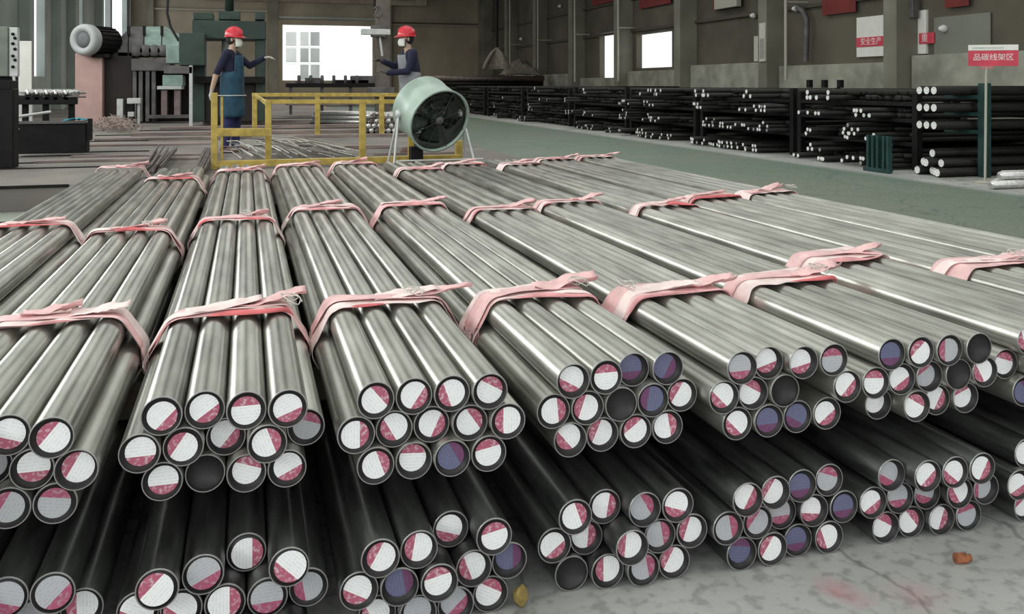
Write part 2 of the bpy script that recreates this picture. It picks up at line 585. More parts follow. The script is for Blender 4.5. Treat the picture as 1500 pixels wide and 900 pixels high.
# timbers and plates lying across the deck
for i, (y_, x0, x1, hgt, wd) in enumerate(((236, 60, 300, .03, .20), (229, 110, 310, .025, .16), (213, 130, 310, .03, .3), (203, 150, 620, .05, .22),
                                           (196, 200, 600, .06, .3), (188, 240, 600, .07, .35), (180, 300, 610, .08, .4), (218, 480, 575, .05, .2),
                                           (226, 545, 680, .03, .16))):
    p0, p1 = on_z(x0, y_, DZ), on_z(x1, y_, DZ)
    c = (p0 + p1) / 2
    b = MB().box((p0.x - c.x, -wd / 2, 0), (p1.x - c.x, wd / 2, hgt))
    o = b.build('plank', WOOD, deck_o)
    o.location = (c.x, c.y, DZ + 0.001)

# end wall with the big door opening
wl, wr = on_a(414, 36, A1), on_a(546, 118, A1)
wb = MB()
T = 0.3
wb.box((SL, A1, 0), (wl.x, A1 + T, 9.0)).box((wr.x, A1, 0), (SR, A1 + T, 9.0))
wb.box((wl.x, A1, wl.z), (wr.x, A1 + T, 9.0)).box((wl.x, A1, 0), (wr.x, A1 + T, wr.z))
wall_b = wb.build('wall_back', WALLE, kind='structure')
WHITEF = mat('window_frame_white', (0.72, 0.72, 0.68), 0.6)
PANE = bpy.data.materials.new('window_pane')
PANE.use_nodes = True
_n = PANE.node_tree
_b = _n.nodes['Principled BSDF']
_b.inputs['Base Color'].default_value = (0.55, 0.58, 0.55, 1)
_b.inputs['Roughness'].default_value = 0.2
_b.inputs['Alpha'].default_value = 0.45
# pale building outside, seen through the doorway
AO = 80.0
FAC = mat('facade_white', (0.88, 0.88, 0.85), 0.8)
PANEG = mat('facade_pane', (0.30, 0.31, 0.29), 0.3, 0, 0.15, 0.6)
PANEL_ = mat('facade_pane_pale', (0.52, 0.53, 0.50), 0.3, 0, 0.1, 0.6)
ob = thing('outside_building', 'white building with grey window panes seen through the doorway', 'building', (0, AO, 0))
p, q = on_a(385, 0, AO), on_a(472, 150, AO)
MB().box((p.x, 0, -1.0), (q.x, 6, 12)).build('facade', FAC, ob)
for (x0, x1, m) in ((419, 434, PANEL_), (440, 452, PANEG), (455, 468, PANEG)):
    for (y0, y1) in ((47, 67), (71, 91), (95, 117)):
        if x0 == 419 and y0 == 95: continue
        a_, b_ = on_a(x0, y0, AO), on_a(x1, y1, AO)
        w_o = MB().box((a_.x, -.02, b_.z), (b_.x, .1, a_.z)).build('window', PANEL_ if y0 == 47 and x0 < 450 else m, ob)
        MB().box((a_.x - .1, -.12, b_.z - .14), (b_.x + .1, -.03, b_.z - .02)).build('sill', FAC, w_o)
# pilasters, crane beam and seams on the end wall
for k, (x0, x1) in enumerate(((393, 407), (560, 573), (216, 226), (700, 724))):
    p, q = on_a(x0, 0, A1), on_a(x1, 0, A1)
    MB().box((p.x, A1 - .45, DZ), (q.x, A1 - .001, 8.9)).build('trim_%d' % (k + 1), COLM, kind='structure')
for k, (x0, x1, y0, y1, m) in enumerate(((226, 392, 12, 18, GALV), (408, 559, 24, 30, WALLG), (574, 699, 33, 36, BLACK), (574, 699, 37, 38.5, GALV),
                                         (300, 555, -8, 7, mat('beam_pale', (0.34, 0.26, 0.22), 0.8, 0, 0.2, 1)))):
    p, q = on_a(x0, y0, A1), on_a(x1, y1, A1)
    MB().box((p.x, A1 - .3, q.z), (q.x, A1 - .002, p.z)).build('trim_%d' % (k + 5), m, kind='structure')

# left wall: slit windows between piers
slits = [on_s(66, 0, SL), on_s(50, 0, SL)], [on_s(121, 0, SL), on_s(116, 0, SL)], [on_s(162, 0, SL), on_s(152, 0, SL)], [on_s(186, 0, SL), on_s(164.5, 0, SL)]
ops = sorted([(min(a.y, b.y), max(a.y, b.y)) for a, b in slits])
lw = MB()
cur = A0
for (a0, a1) in ops:
    lw.box((SL - .3, cur, 0), (SL, a0, 9))
    lw.box((SL - .3, a0, 0), (SL, a1, 1.75)).box((SL - .3, a0, 8.2), (SL, a1, 9))
    cur = a1
lw.box((SL - .3, cur, 0), (SL, A1, 9))
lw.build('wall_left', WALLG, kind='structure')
for k, x in enumerate((30, 78, 100, 140, 200)):
    p = on_s(x, 0, SL)
    MB().box((SL + .001, p.y - .3, DZ), (SL + .35, p.y + .3, 8.95)).build('trim_%d' % (k + 10), WALLG, kind='structure')

GLB = mat('window_band_glass', (0.75, 0.8, 0.8), 0.3)
MB().box((SL + .002, -10, 3.4), (SL + .06, 24, 5.8)).build('window_8', GLB, kind='structure')  # unseen glass band added to go with the left highlight lamp
# right wall: dado, columns, upper wall with window openings
COLA = [19.45 + 6.0 * k for k in range(-5, 8)]
win = [(905, 878, 47, 114), (984, 932, 48, 99)]
wops = []
for (xr, xl, yt, yb) in win:
    p, q = on_s(xr, yt, SR), on_s(xl, yb, SR)
    wops.append((p.y, q.y, on_s((xl + xr) / 2, yb, SR).z, on_s((xl + xr) / 2, yt, SR).z))
wops.sort()
rwb = MB()
cur = A0
for (a0, a1, z0, z1) in wops:
    rwb.box((SR, cur, 0), (SR + .3, a0, 9))
    rwb.box((SR, a0, 0), (SR + .3, a1, z0)).box((SR, a0, z1), (SR + .3, a1, 9))
    cur = a1
rwb.box((SR, cur, 0), (SR + .3, A1, 9))
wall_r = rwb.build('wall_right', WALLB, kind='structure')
for k, (ca, cb) in enumerate(zip(COLA[:-1], COLA[1:])):
    top = 2.2 if k % 2 == 0 else 2.05
    z1 = min([w[2] for w in wops if w[0] < cb and w[1] > ca] + [top])
    MB().box((SR - .32, ca + .3, 0.001), (SR - .001, cb - .3, z1)).build('trim_%d' % (k + 20), CONC, kind='structure')
for k, ca in enumerate(COLA):
    b = MB().box((SR - .75, ca - .25, 0.001), (SR - .001, ca + .25, 8.9))
    b.box((SR - .80, ca - .30, 0.001), (SR - .001, ca + .30, 0.5))
    b.build('trim_%d' % (k + 40), COLM, kind='structure')
# horizontal rails on the upper right wall
for k, z in enumerate((3.9, 5.35)):
    b = MB()
    for ca, cb in zip(COLA[:-1], COLA[1:]):
        b.box((SR - .12, ca + .26, z - .06), (SR - .002, cb - .26, z + .06))
    b.build('trim_%d' % (k + 60), mat('rail_dark', (0.07, 0.06, 0.045), 0.8), kind='structure')

# roof with skylight glazing
ce = MB()
for (x0, x1) in ((SL - .4, -4.3), (-2.5, 2.3), (4.1, 8.9), (10.7, SR + .4)):
    ce.box((x0, A0, 9.0), (x1, A1 + .4, 9.15))
ce.build('ceiling', ROOF, kind='structure')
GLZ = mat('skylight_sheet', (0.75, 0.78, 0.76), 0.5, 0, 0, 1, 0, None)
for k, (x0, x1) in enumerate(((-4.3, -2.5), (2.3, 4.1), (8.9, 10.7))):
    MB().box((x0, A0, 9.02), (x1, A1 + .4, 9.10)).build('window_%d' % (k + 2), GLZ, kind='structure')

# ------------------------------------------------------------------ steel bars
R = 0.05
PITCH = 0.102
ROWZ = sqrt(0.1 ** 2 - (PITCH / 2) ** 2) + 0.0006
NSEG = 30


def bar_mesh(name, length, rec, m):
    b = MB()
    M = align((0, 0, 0), (0, 1, 0))
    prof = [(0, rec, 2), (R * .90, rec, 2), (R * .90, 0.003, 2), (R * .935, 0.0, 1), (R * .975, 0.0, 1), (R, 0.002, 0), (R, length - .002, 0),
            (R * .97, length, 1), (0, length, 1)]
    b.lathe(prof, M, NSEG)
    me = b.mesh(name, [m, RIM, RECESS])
    # keep the rim edges crisp
    for p in me.polygons:
        if p.material_index == 1: p.use_smooth = False
    return me


BARM = {}
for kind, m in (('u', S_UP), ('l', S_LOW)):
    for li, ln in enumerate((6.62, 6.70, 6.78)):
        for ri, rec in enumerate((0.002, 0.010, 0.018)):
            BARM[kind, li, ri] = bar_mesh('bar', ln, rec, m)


def disc_mesh(name, r, m, n=26, t=0.0008):
    b = MB()
    M = align((0, 0, 0), (0, -1, 0))
    b.lathe([(0, t), (r, t), (r, 0), (0, 0)], M, n, smooth=False)
    return b.mesh(name, m)


LABM = {(k, s): disc_mesh('end_label', r, m) for k, m in (('w', LAB_W), ('g', LAB_G), ('b', LAB_B), ('d', LAB_D)) for s, r in ((0, .0365), (1, .0395))}

ORD = ['first', 'second', 'third', 'fourth', 'fifth', 'sixth', 'seventh', 'eighth', 'ninth', 'tenth']
TINT = {'w': 'white-and-pink end label', 'g': 'dusty grey end label', 'b': 'dark blue end label', 'd': 'black bare end'}


def make_bar(s, z, a, kind, tone, ang, label, group, rec):
    li = random.randrange(3)
    o = bpy.data.objects.new('steel_bar', BARM[kind, li, rec])
    COL.objects.link(o)
    o.location = (s, a, z)
    tag(o, label, 'steel bar', group)
    if tone != 'd':
        big = 1 if rec == 0 else 0
        l = bpy.data.objects.new('end_label', LABM[tone, big])
        COL.objects.link(l)
        l.parent = o
        depth = (0.002, 0.010, 0.018)[rec]
        off = 0.0035
        l.location = (random.uniform(-off, off), depth - 0.0003, random.uniform(-off, off))
        l.rotation_euler = (0, ang, 0)
    return o


S0 = {1: -1.285, 2: -0.745, 3: -0.204, 4: 0.326, 5: 0.877, 6: 1.393, 7: 1.905, 8: 2.44, 9: 2.96, 10: 3.475}
# measured end centres, row by row; tone letters follow the labels seen there (w white, g dusty, b blue, d bare)
# third entry of each row: angle of the pink segment, degrees clockwise from bottom as seen
UP = {
    2: ([None, None, (14, 638, 'w', 20), (81.5, 642, 'w', 130)],
        [None, None, (-6, 682, 'g', 90), (42, 688, 'w', 0), (119, 689, 'w', 120)],
        [None, (-40, 750, 'w', 0), (19, 745, 'g', 120), (81, 738, 'g', 190)]),
    3: ([(236.5, 610, 'w', -45), (300.5, 601, 'w', -35), (361, 602, 'w', 180), (420.7, 599, 'w', -20)],
        [(207, 665, 'w', 0), (271, 655, 'w', 125), (335, 640, 'w', -50), (393, 651, 'w', -110), (452.7, 626, 'g', 200)],
        [(243, 706, 'w', 0), (305, 694, 'd', 0), (365.5, 694, 'w', 200), (426, 687, 'w', -25)]),
    4: ([(550.7, 587, 'w', -130), (606.5, 581, 'w', -55), (661, 577, 'w', 70), (715.3, 574, 'w', 210)],
        [(519.7, 638, 'w', -90), (577.4, 629, 'w', 60), (632.5, 622, 'w', -65), (687, 620, 'w', -125), (743.4, 617.6, 'w', 90)],
        [(549, 683, 'w', -110), (606, 675.6, 'w', 185), (661.6, 672, 'b', -120), (716, 665, 'w', 170)]),
    5: ([(840, 559, 'w', 30), (890.7, 553, 'w', 180), (935, 542, 'b', 0), (980, 540, 'b', -60)],
        [(812.7, 603, 'w', -95), (864, 598, 'w', 110), (908, 593, 'd', 0), (953, 587, 'b', 100), (1002, 579, 'w', 125)],
        [(838, 645, 'w', 50), (888, 637, 'w', 115), (934, 632, 'w', 145), (982, 626, 'w', -100)]),
    6: ([(1087.7, 539.6, 'g', 0), (1128, 532, 'w', -15), (1171.7, 531.5, 'w', -10), (1216.8, 527.7, 'g', 180)],
        [(1065, 582.8, 'w', 45), (1107, 576.6, 'w', -150), (1146.8, 573, 'd', 0), (1186, 520, 'd', 0), (1229, 566.6, 'w', -45)],
        [(1084.6, 621, 'w', 45), (1128, 617, 'b', 0), (1168.6, 610.8, 'b', 30), (1207, 606, 'w', -35)]),
    7: ([(1306.6, 519.6, 'b', 0), (1341.7, 516.5, 'w', 140), (1379.7, 513.3, 'g', 90), (1418.8, 510.9, 'd', 0)],
        [(1280, 561.6, 'w', 185), (1317.5, 556, 'w', -30), (1355.7, 552, 'g', 150), (1391.5, 549, 'd', 0), (1426.6, 545, 'w', 60)],
        [(1285, 592, 'w', 180), (1332.4, 595.5, 'w', -150), (1363.5, 586, 'w', -60), (1408.6, 583, 'w', 160)]),
}
LOW = {
    2: ([None, None, (33, 877, 'g', 20), (105.5, 870, 'g', -45)], [None, None, None, (85, 905, 'g', 0), (150, 892, 'w', 90)], [None] * 4),
    3: ([(252, 864.6, 'w', 135), (324, 842.6, 'g', -25), (386.4, 809.6, 'w', -90), (447.5, 831.6, 'w', 45)],
        [(226, 897, 'w', 30), (293.5, 893, 'w', 40), (356, 885, 'w', -90), (417, 875.6, 'g', 0), (474, 861, 'g', 80)], [None] * 4),
    4: ([(565, 819, 'w', 120), (621.5, 806, 'w', 100), (669, 775.7, 'w', 20), (729, 787, 'w', 170)],
        [(536, 866.7, 'w', 30), (597, 861, 'b', -100), (653.3, 855, 'w', 170), (702.4, 833.5, 'w', 70), (753, 822, 'b', -90)],
        [(568, 900, 'w', 60), (625.8, 900, 'g', 0), (679, 888, 'g', -40), (729.8, 871, 'w', 210)]),
    5: ([(838, 758.4, 'w', -110), (883, 742.8, 'w', -80), (940.6, 747.5, 'g', -120), (985.7, 741, 'w', 20)],
        [(811, 800, 'w', -35), (861, 788, 'w', -85), (923.5, 803.5, 'w', 95), (962, 786, 'g', -100), (1008, 778.6, 'w', 110)],
        [(838, 841, 'd', 0), (890.8, 837.7, 'w', 90), (940.6, 834.6, 'g', -100), (984, 823.7, 'w', 120)]),
    6: ([(1100, 733, 'w', -60), (1141.7, 722.7, 'w', 125), (1177.8, 712.6, 'b', 0), (1214.5, 704, 'g', 200)],
        [(1076.8, 774.7, 'g', -100), (1118.6, 766, 'g', 130), (1152, 752, 'g', 0), (1190.8, 748.7, 'w', 10), (1235.6, 743, 'b', 0)],
        [(1099.9, 812, 'b', 190), (1141.7, 805, 'w', 125), (1180.7, 792, 'b', 0), (1218, 787.7, 'w', 70)]),
    7: ([(1317, 697, 'g', 30), (1364, 698.4, 'w', -40), (1403.8, 692.6, 'w', 40), (1438.5, 687, 'w', -60)],
        [(1291, 737, 'w', -30), (1327, 730, 'g', 0), (1365, 724, 'g', 20), (1406.7, 723, 'w', 60), (1444, 717, 'g', 90)],
        [(1312.9, 773.5, 'w', -150), (1349, 765, 'w', -130), (1390.8, 762, 'w', -70), (1428, 756, 'g', 170)]),
}
ROWN = ['top', 'middle', 'bottom']
CENT = {}


def build_bundle(b, tier):
    data = (UP if tier == 'u' else LOW).get(b)
    zb = 0.05 if tier == 'l' else 0.05 + 0.1 + 2 * ROWZ + 0.1
    cs = []
    for r in range(3):
        n = 5 if r == 1 else 4
        z = zb + (2 - r) * ROWZ
        for i in range(n):
            s = S0[b] + PITCH * i - (PITCH / 2 if r == 1 else 0)
            cs.append((s, z))
            d = data[r][i] if data else None
            if d:
                p = on_z(d[0], d[1], z)
                # depth of the end from the measured image row, lateral place from the regular packing
                zc = F * (H - z) / (d[1] - HY)
                a = (zc - s * ST) / CT
                tone, ang = d[2], radians(d[3])
            else:
                a = 2.28 + random.uniform(-.05, .05)
                tone = random.choice('wwwwgb'); ang = random.uniform(-pi, pi)
            if tier == 'u':
                lab = '%s peeled bar from left, %s row, %s upper bundle from left' % (ORD[i], ROWN[r], ORD[b - 1])
                grp = 'peeled steel bars of the upper bundles'
            else:
                lab = '%s dark bar from left, %s row, %s lower bundle from left' % (ORD[i], ROWN[r], ORD[b - 2])
                grp = 'dark steel bars of the lower bundles'
            if d:
                lab += ', ' + TINT[tone]
            rec = random.choice((1, 1, 2))
            if tier == 'l' and b <= 3: rec = random.choice((0, 0, 1))
            make_bar(s, z, a, tier, tone, ang, lab, grp, rec)
    CENT[b, tier] = cs


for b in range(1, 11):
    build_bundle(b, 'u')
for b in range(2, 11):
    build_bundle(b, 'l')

# dunnage between the tiers
zlow = 0.1 + 2 * ROWZ + 0.0002
for k, a in enumerate((3.35, 5.6, 8.1)):
    t = thing('timber_bearer', ['timber bearer under the upper bundles nearest their labelled ends', 'timber bearer under the middle of the upper bundles',
                                'timber bearer under the far ends of the upper bundles'][k], 'timber', (0, a, 0), 0, 'bearers between bundle tiers')
    MB().box((-1.45, -.05, zlow), (3.95, .05, zlow + .0995)).build('beam', TIMB, t)
    for x in (-1.3, -1.0):
        MB().box((x - .06, -.05, 0.0005), (x + .06, .05, zlow)).build('post', TIMB, t)


# ------------------------------------------------------------------ cloth straps
def hull(cs, off):
    pts = []
    for k in range(240):
        t = 2 * pi * k / 240 + 1.5 * pi
        n = (cos(t), sin(t))
        c = max(cs, key=lambda q: q[0] * n[0] + q[1] * n[1])
        pts.append(Vector((c[0] + (R + off) * n[0], 0, c[1] + (R + off) * n[1])))
    # even spacing
    out, step = [], 0.011
    acc = 0
    m = len(pts)
    for i in range(m):
        p, q = pts[i], pts[(i + 1) % m]
        L_ = (q - p).length
        while acc <= L_:
            out.append(p + (q - p) * (acc / L_ if L_ > 0 else 0))
            acc += step
        acc -= L_
    return out


STRAPS = {
    1: [(60, 330), (170, 246)],
    2: [(100, 468), (205, 338), (258, 262)],
    3: [(340, 458), (352, 322), (356, 250)],
    4: [(552, 443), (470, 306), (430, 243)],
    5: [(762, 432), (594, 300), (512, 240)],
    6: [(950, 428), (722, 307), (600, 248)],
    7: [(1130, 410), (812, 297), (668, 241)],
    8: [(1225, 376), (948, 302), (748, 241)],
    9: [(1420, 388), (1035, 289), (826, 233)],
    10: [(1118, 282), (880, 230)],
}
PLACE = ['near the labelled ends', 'at mid length', 'by the far ends']


def nz(x, y, z=0.0):
    return mnoise.noise(Vector((x, y, z)))


def strap(b, k, px, py, last):
    cs = CENT[b, 'u']
    ztop = max(c[1] for c in cs) + R
    a = on_z(px, py, ztop).y
    rnd = random.Random(b * 31 + k)
    sd = b * 7.3 + k * 2.1
    name_place = PLACE[k] if len(STRAPS[b]) == 3 else PLACE[k + 1]
    smid = sum(c[0] for c in cs) / len(cs)
    root = thing('binding_strap', 'pink cloth strap around the %s upper bundle from left, %s' % (ORD[b - 1], name_place), 'strap',
                 (smid, a, ztop), 0, 'cloth straps tied around the upper bundles')
    O = Vector((smid, a, ztop))
    near = (k == 0 and b > 1)
    w = (0.165 if b in (2, 3, 4) else 0.20) if near else rnd.uniform(0.15, 0.19)
    if k == len(STRAPS[b]) - 1: w = rnd.uniform(.18, .24)
    skew = rnd.uniform(-.10, .12)
    path = hull(cs, 0.004)
    zc = sum(c[1] for c in cs) / len(cs)
    cen = Vector((smid, 0, zc))
    nw = 9
    rows = []
    m = len(path)
    for i, p in enumerate(path):
        pr = path[i - 1]; nx = path[(i + 1) % m]
        tdir = (nx - pr).normalized()
        nrm = Vector((tdir.z, 0, -tdir.x))
        if nrm.dot(p - cen) < 0: nrm = -nrm
        topness = max(0, min(1, (p.z - (ztop - .05)) / .04))
        row = []
        ww = w * (1 + .35 * nz(i * .035, sd)) * (1 - 0.25 * topness * abs(nz(i * .06, sd + 9)))
        for j in range(nw):
            v = j / (nw - 1)
            off = .0035 * (1 + nz(i * .05, v * 7 + sd)) + .010 * max(0, nz(i * .045 + v * 1.2, v * 4.5, sd)) + .012 * topness * max(0, nz(i * .09, v * 3, sd + 5))
            if j in (0, nw - 1):
                off += .006 * abs(nz(i * .12, sd + j))
            y = (v - .5) * ww + skew * (p.x - smid) + .014 * nz(i * .05, sd + 3)
            q = p + nrm * off
            row.append(Vector((q.x, a + y, q.z)) - O)
        rows.append(row)
    b_ = MB().grid(rows, closed=True)
    pale = (b + k) % 3 != 0
    band = b_.build('band', PALE if pale else PINK, root)
    so = band.modifiers.new('thick', 'SOLIDIFY'); so.thickness = 0.0015; so.offset = 1
    # folded red edge on the near side of the band
    idx = [i for i, p in enumerate(path) if p.z > zc + .02 or (p.z > zc - .05 and abs(p.x - smid) > .2)]
    st = 0
    seg = sorted(idx, key=lambda i: -path[i].x)
    fr = []
    a_lo = rnd.uniform(0.0, .25); a_hi = rnd.uniform(.65, 1.0)
    seg = seg[int(len(seg) * a_lo):int(len(seg) * a_hi)]
    for c_, i in enumerate(seg):
        p = path[i]
        e = max(0.0, sin(pi * c_ / max(1, len(seg) - 1))) ** .4
        n_ = (p - cen).normalized()
        ww = w * (1 + .35 * nz(i * .035, sd)) * .5
        y0 = -ww + skew * (p.x - smid) + .014 * nz(i * .05, sd + 3)
        wd = (.001 + .10 * max(0, nz(i * .035, sd + 20) + .10)) * e
        e *= min(1, wd / .02)
        row = []
        for j in range(4):
            v = j / 3
            lift = .005 + .022 * e * sin(pi * v) * (.6 + nz(i * .07, sd + 30, v)) + .004 * v * e
            row.append(Vector((p.x + n_.x * lift, a + y0 + .012 - wd * v + .012 * (1 - e), p.z + n_.z * lift)) - O)
        fr.append(row)
    if len(fr) > 3:
        fo = MB().grid(fr).build('folded_edge', RED if (b, k) in ((1, 0), (2, 1), (2, 2), (4, 0), (7, 0), (9, 1), (10, 0), (8, 1), (7, 2), (3, 0), (3, 1), (9, 0)) else ROSE, root)
        so = fo.modifiers.new('thick', 'SOLIDIFY'); so.thickness = 0.0015
    # second layer of the wrap, crossing the first at a slant
    lay = []
    top_i = sorted([i for i, p in enumerate(path) if p.z > zc - .04], key=lambda i: path[i].x if path[i].z > zc else path[i].x)
    sl2 = rnd.choice((-1, 1)) * rnd.uniform(.10, .22)
    cut0, cut1 = (0, int(len(top_i) * rnd.uniform(.7, 1))) if rnd.random() < .6 else (int(len(top_i) * rnd.uniform(0, .3)), len(top_i))
    for c_, i in enumerate(top_i[cut0:cut1]):
        p = path[i]
        n_ = (p - cen).normalized()
        w2 = w * (.35 + .35 * abs(nz(i * .05, sd + 40)))
        yc = sl2 * (p.x - smid) + .02 * nz(i * .03, sd + 41)
        row = []
        for j in range(6):
            v = j / 5 - .5
            lift = .011 + .008 * abs(nz(i * .06, v * 5, sd + 42)) + .014 * max(0, nz(i * .05, v * 2.5, sd + 43))
            row.append(Vector((p.x + n_.x * lift, a + yc + v * w2, p.z + n_.z * lift)) - O)
        lay.append(row)
    ly_ = MB().grid(lay).build('second_wrap', PINK if pale else PALE, root)
    so = ly_.modifiers.new('thick', 'SOLIDIFY'); so.thickness = 0.0015
    # loose crumpled tail lying on top of the bars
    nt_ = 2 if (near and rnd.random() < .6) else 1
    for t in range(nt_):
        x0 = smid + rnd.uniform(-.16, .05); ln = rnd.uniform(.18, .30) ; wd = rnd.uniform(.07, .12)
        ang = rnd.uniform(-.35, .45)
        y0 = a + rnd.uniform(-.01, .03)
        g = []
        for i in range(15):
            u = i / 14
            row = []
            tw = 2.2 * (u - .3) * rnd.uniform(.9, 1.1) * (1 if t == 0 else .3)
            for j in range(7):
                v = j / 6 - .5
                px_ = x0 + ln * u
                ly = v * wd * (1 - .5 * abs(u - .6)) 
                yy = y0 + ang * ln * u * .5 + ly * cos(tw * .5)
                zz = ztop + .013 + .018 * u + abs(ly * sin(tw * .5)) * .8 + .012 * nz(u * 4, v * 3, sd + t * 4) + .010 * max(0, nz(u * 9, v * 6, sd))
                row.append(Vector((px_, yy, zz)) - O)
            g.append(row)
        tl = MB().grid(g).build('tail', PINK if t == 0 else PALE, root)
        so = tl.modifiers.new('thick', 'SOLIDIFY'); so.thickness = 0.0015
    # twisted tie wire
    if (b, k) in ((3, 0), (5, 0), (7, 0), (3, 1), (2, 1), (9, 0), (10, 0), (6, 0), (4, 0)):
        right = {(3, 0): .20, (5, 0): .17, (7, 0): .17, (3, 1): .05, (2, 1): .08, (9, 0): .15, (10, 0): .2, (6, 0): -.19, (4, 0): .1}[b, k]
        pts = []
        for i in range(60):
            t = i / 59
            rr = .035 * (1 - .5 * t)
            pts.append(Vector((right + rr * cos(9 * t * 2.1) + .02 * nz(t * 6, sd), -.01 + rr * 1.1 * sin(7 * t * 2.3), .022 + .028 * abs(sin(11 * t)) + .01 * nz(t * 9, sd + 1))))
        MB().tube(pts, .0022, 5).build('tie_wire', WIRE, root)
        # the wire runs on over the bundle flank
        fl = [path[i] + (path[i] - cen).normalized() * .012 for i in range(len(path))]
        sel = [p for p in fl if (p.x - smid) * (1 if right > 0 else -1) > .1 and p.z > zc - .06]
        sel.sort(key=lambda p: -p.z + 0.2 * abs(p.x - smid))
        pts = [Vector((p.x, a - .02 - .10 * (ztop - p.z) + .004 * nz(p.z * 30, sd), p.z)) - O for p in sel[::3]]
        if len(pts) > 3:
            MB().tube(pts, .002, 5).build('tie_wire', WIRE, root)


for b, lst in STRAPS.items():
    for k, (px, py) in enumerate(lst):
        strap(b, k, px, py, k == len(lst) - 1)

# ------------------------------------------------------------------ yellow guard frame on the deck
gf = thing('guard_rail', 'yellow square-tube guard rail around the deck behind the bars', 'guard rail', (0, 0, 0))


def ypost(x, ytop, ybot, w=.07):
    p = on_z(x, ybot, DZ)
    q = on_a(x, ytop, p.y)
    o = MB().box((-w / 2, -w / 2, 0), (w / 2, w / 2, q.z - DZ)).build('post', YEL, gf)
    o.location = (p.x, p.y, DZ + .0005)
    return Vector((p.x, p.y, q.z))


def yrail(p, q, w=.06):
    p, q = Vector(p), Vector(q)
    d = q - p
    M = align(p, d)
    b = MB()
    b.box((-w / 2, -w / 2, 0), (w / 2, w / 2, d.length), M=M)
    return b.build('rail', YEL, gf)


pa = ypost(314, 136, 248, .07)
AF = pa.y
pa2 = ypost(325, 142, 236, .03)


def fpt(x, y, a=None):
    return on_a(x, y, AF if a is None else a)


def fpost(x, ytop, a, w=.075):
    q = on_a(x, ytop, a)
    o = MB().box((-w / 2, -w / 2, 0), (w / 2, w / 2, q.z - DZ)).build('post', YEL, gf)
    o.location = (q.x, a, DZ + .0005)
    return q


AF2 = AF + .25
AR = AF + 6.6
pb = fpost(393, 148, AF2, .07)
pc = fpost(531, 148, AF2, .075)
pd = fpost(672, 206, AF2, .085)
yrail(fpt(389, 149, AF2), fpt(604, 149, AF2), .05)
fpost(602, 149, AF2, .07)
yrail(fpt(312, 241, AF), fpt(676, 231, AF), .075)
yrail(fpt(318, 194, AF), fpt(398, 194, AF), .09)
r1 = fpost(373, 138, AR, .09)
r2 = fpost(465, 138, AR, .09)
r3 = fpost(559, 138, AR, .09)
yrail(on_a(369, 139, AR), on_a(585, 139, AR), .07)
yrail(on_a(373, 139, AR), pb + Vector((-.01, .04, -.03)), .045)

# ------------------------------------------------------------------ drum fan
fc = on_a(645, 178, 9.85)
FR = 0.365
fan = thing('drum_fan', 'large pale green industrial drum fan on a tripod stand', 'fan', (fc.x, fc.y, DZ))
cz = fc.z - DZ
ax = Vector((0.30, -0.88, -0.36)).normalized()      # the way the mouth looks
FL = 0.46
front = Vector((0, 0, cz))
rear = front - ax * FL
Mf = align(rear, ax)
prof = [(FR * .98, 0), (FR * 1.02, 0.0), (FR * 1.03, .02), (FR, .03), (FR, FL - .04), (FR * 1.04, FL - .03), (FR * 1.05, FL), (FR * .99, FL), (FR * .975, FL - .03), (FR * .972, FL - .04)]
fd = MB().lathe(prof, Mf, 48).build('drum', FANG, fan)
MB().lathe([(FR * .970, FL - .035), (FR * .985, FL - .035), (FR * .985, 0.002), (FR * .970, .002), (FR * .970, FL - .035)], Mf, 48).build('drum_liner', FAND, fan)
b = MB()
for rr in (.10, .17, .24, .31):
    pts = [Mf @ Vector((rr * cos(2 * pi * i / 40), rr * sin(2 * pi * i / 40), FL - .02)) for i in range(40)]
    b.tube(pts, .004, 5, closed=True)
for k in range(8):
    t = pi * k / 4
    b.tube([Mf @ Vector((.05 * cos(t), .05 * sin(t), FL - .015)), Mf @ Vector((FR * cos(t), FR * sin(t), FL - .015))], .005, 5)
b.build('front_grille', FAND, fan)
MB().lathe([(0, FL + .005), (.03, FL + .005), (.05, FL - .01), (.05, FL - .03), (0, FL - .03)], Mf, 20).build('hub_badge', GREYM, fan)
MB().lathe([(0, .42), (.07, .42), (.09, .40), (.09, .05), (0, .05)], Mf, 20).build('motor', FAND, fan)
for k in range(5):
    t = 2 * pi * k / 5
    g = []
    for i in range(6):
        rr = .08 + .25 * i / 5
        g.append([Mf @ Vector((rr * cos(t + d_ * (.35)), rr * sin(t + d_ * .35), .30 + .06 * d_)) for d_ in (-1, -.5, 0, .5, 1)])
    o = MB().grid(g).build('blade', FAND, fan)
    o.modifiers.new('t', 'SOLIDIFY').thickness = .004
bk = MB()
for rr in [.03 + .016 * i for i in range(21)]:
    pts = [Mf @ Vector((rr * cos(2 * pi * i / 32), rr * sin(2 * pi * i / 32), .01)) for i in range(32)]
    bk.tube(pts, .005, 5, closed=True)
MBd = bk.build('rear_guard', FAND, fan)
mid = front - ax * FL * .5
side = Vector((1, 0.1, 0)).normalized()
for sgn in (-1, 1):
    top = mid + side * sgn * (FR + .015)
    MB().lathe([(0, -.03), (.045, -.03), (.045, .03), (0, .03)], align(top, side), 16).build('pivot_knob', LGREY, fan)
    for dy in (-.26, .2):
        foot = Vector((top.x + sgn * .10, top.y + dy, .014))
        MB().tube([top, foot], .013, 8).build('leg', LGREY, fan)
MB().tube([Vector((-.5, .0, .1)) + Vector((0, mid.y - .2, 0)), Vector((.5, 0, .1)) + Vector((0, mid.y - .2, 0))], .011, 8).build('brace', LGREY, fan)
MB().box((-.30, mid.y - .02, .0005), (-.16, mid.y + .14, .24)).build('switch_box', BLACK, fan)


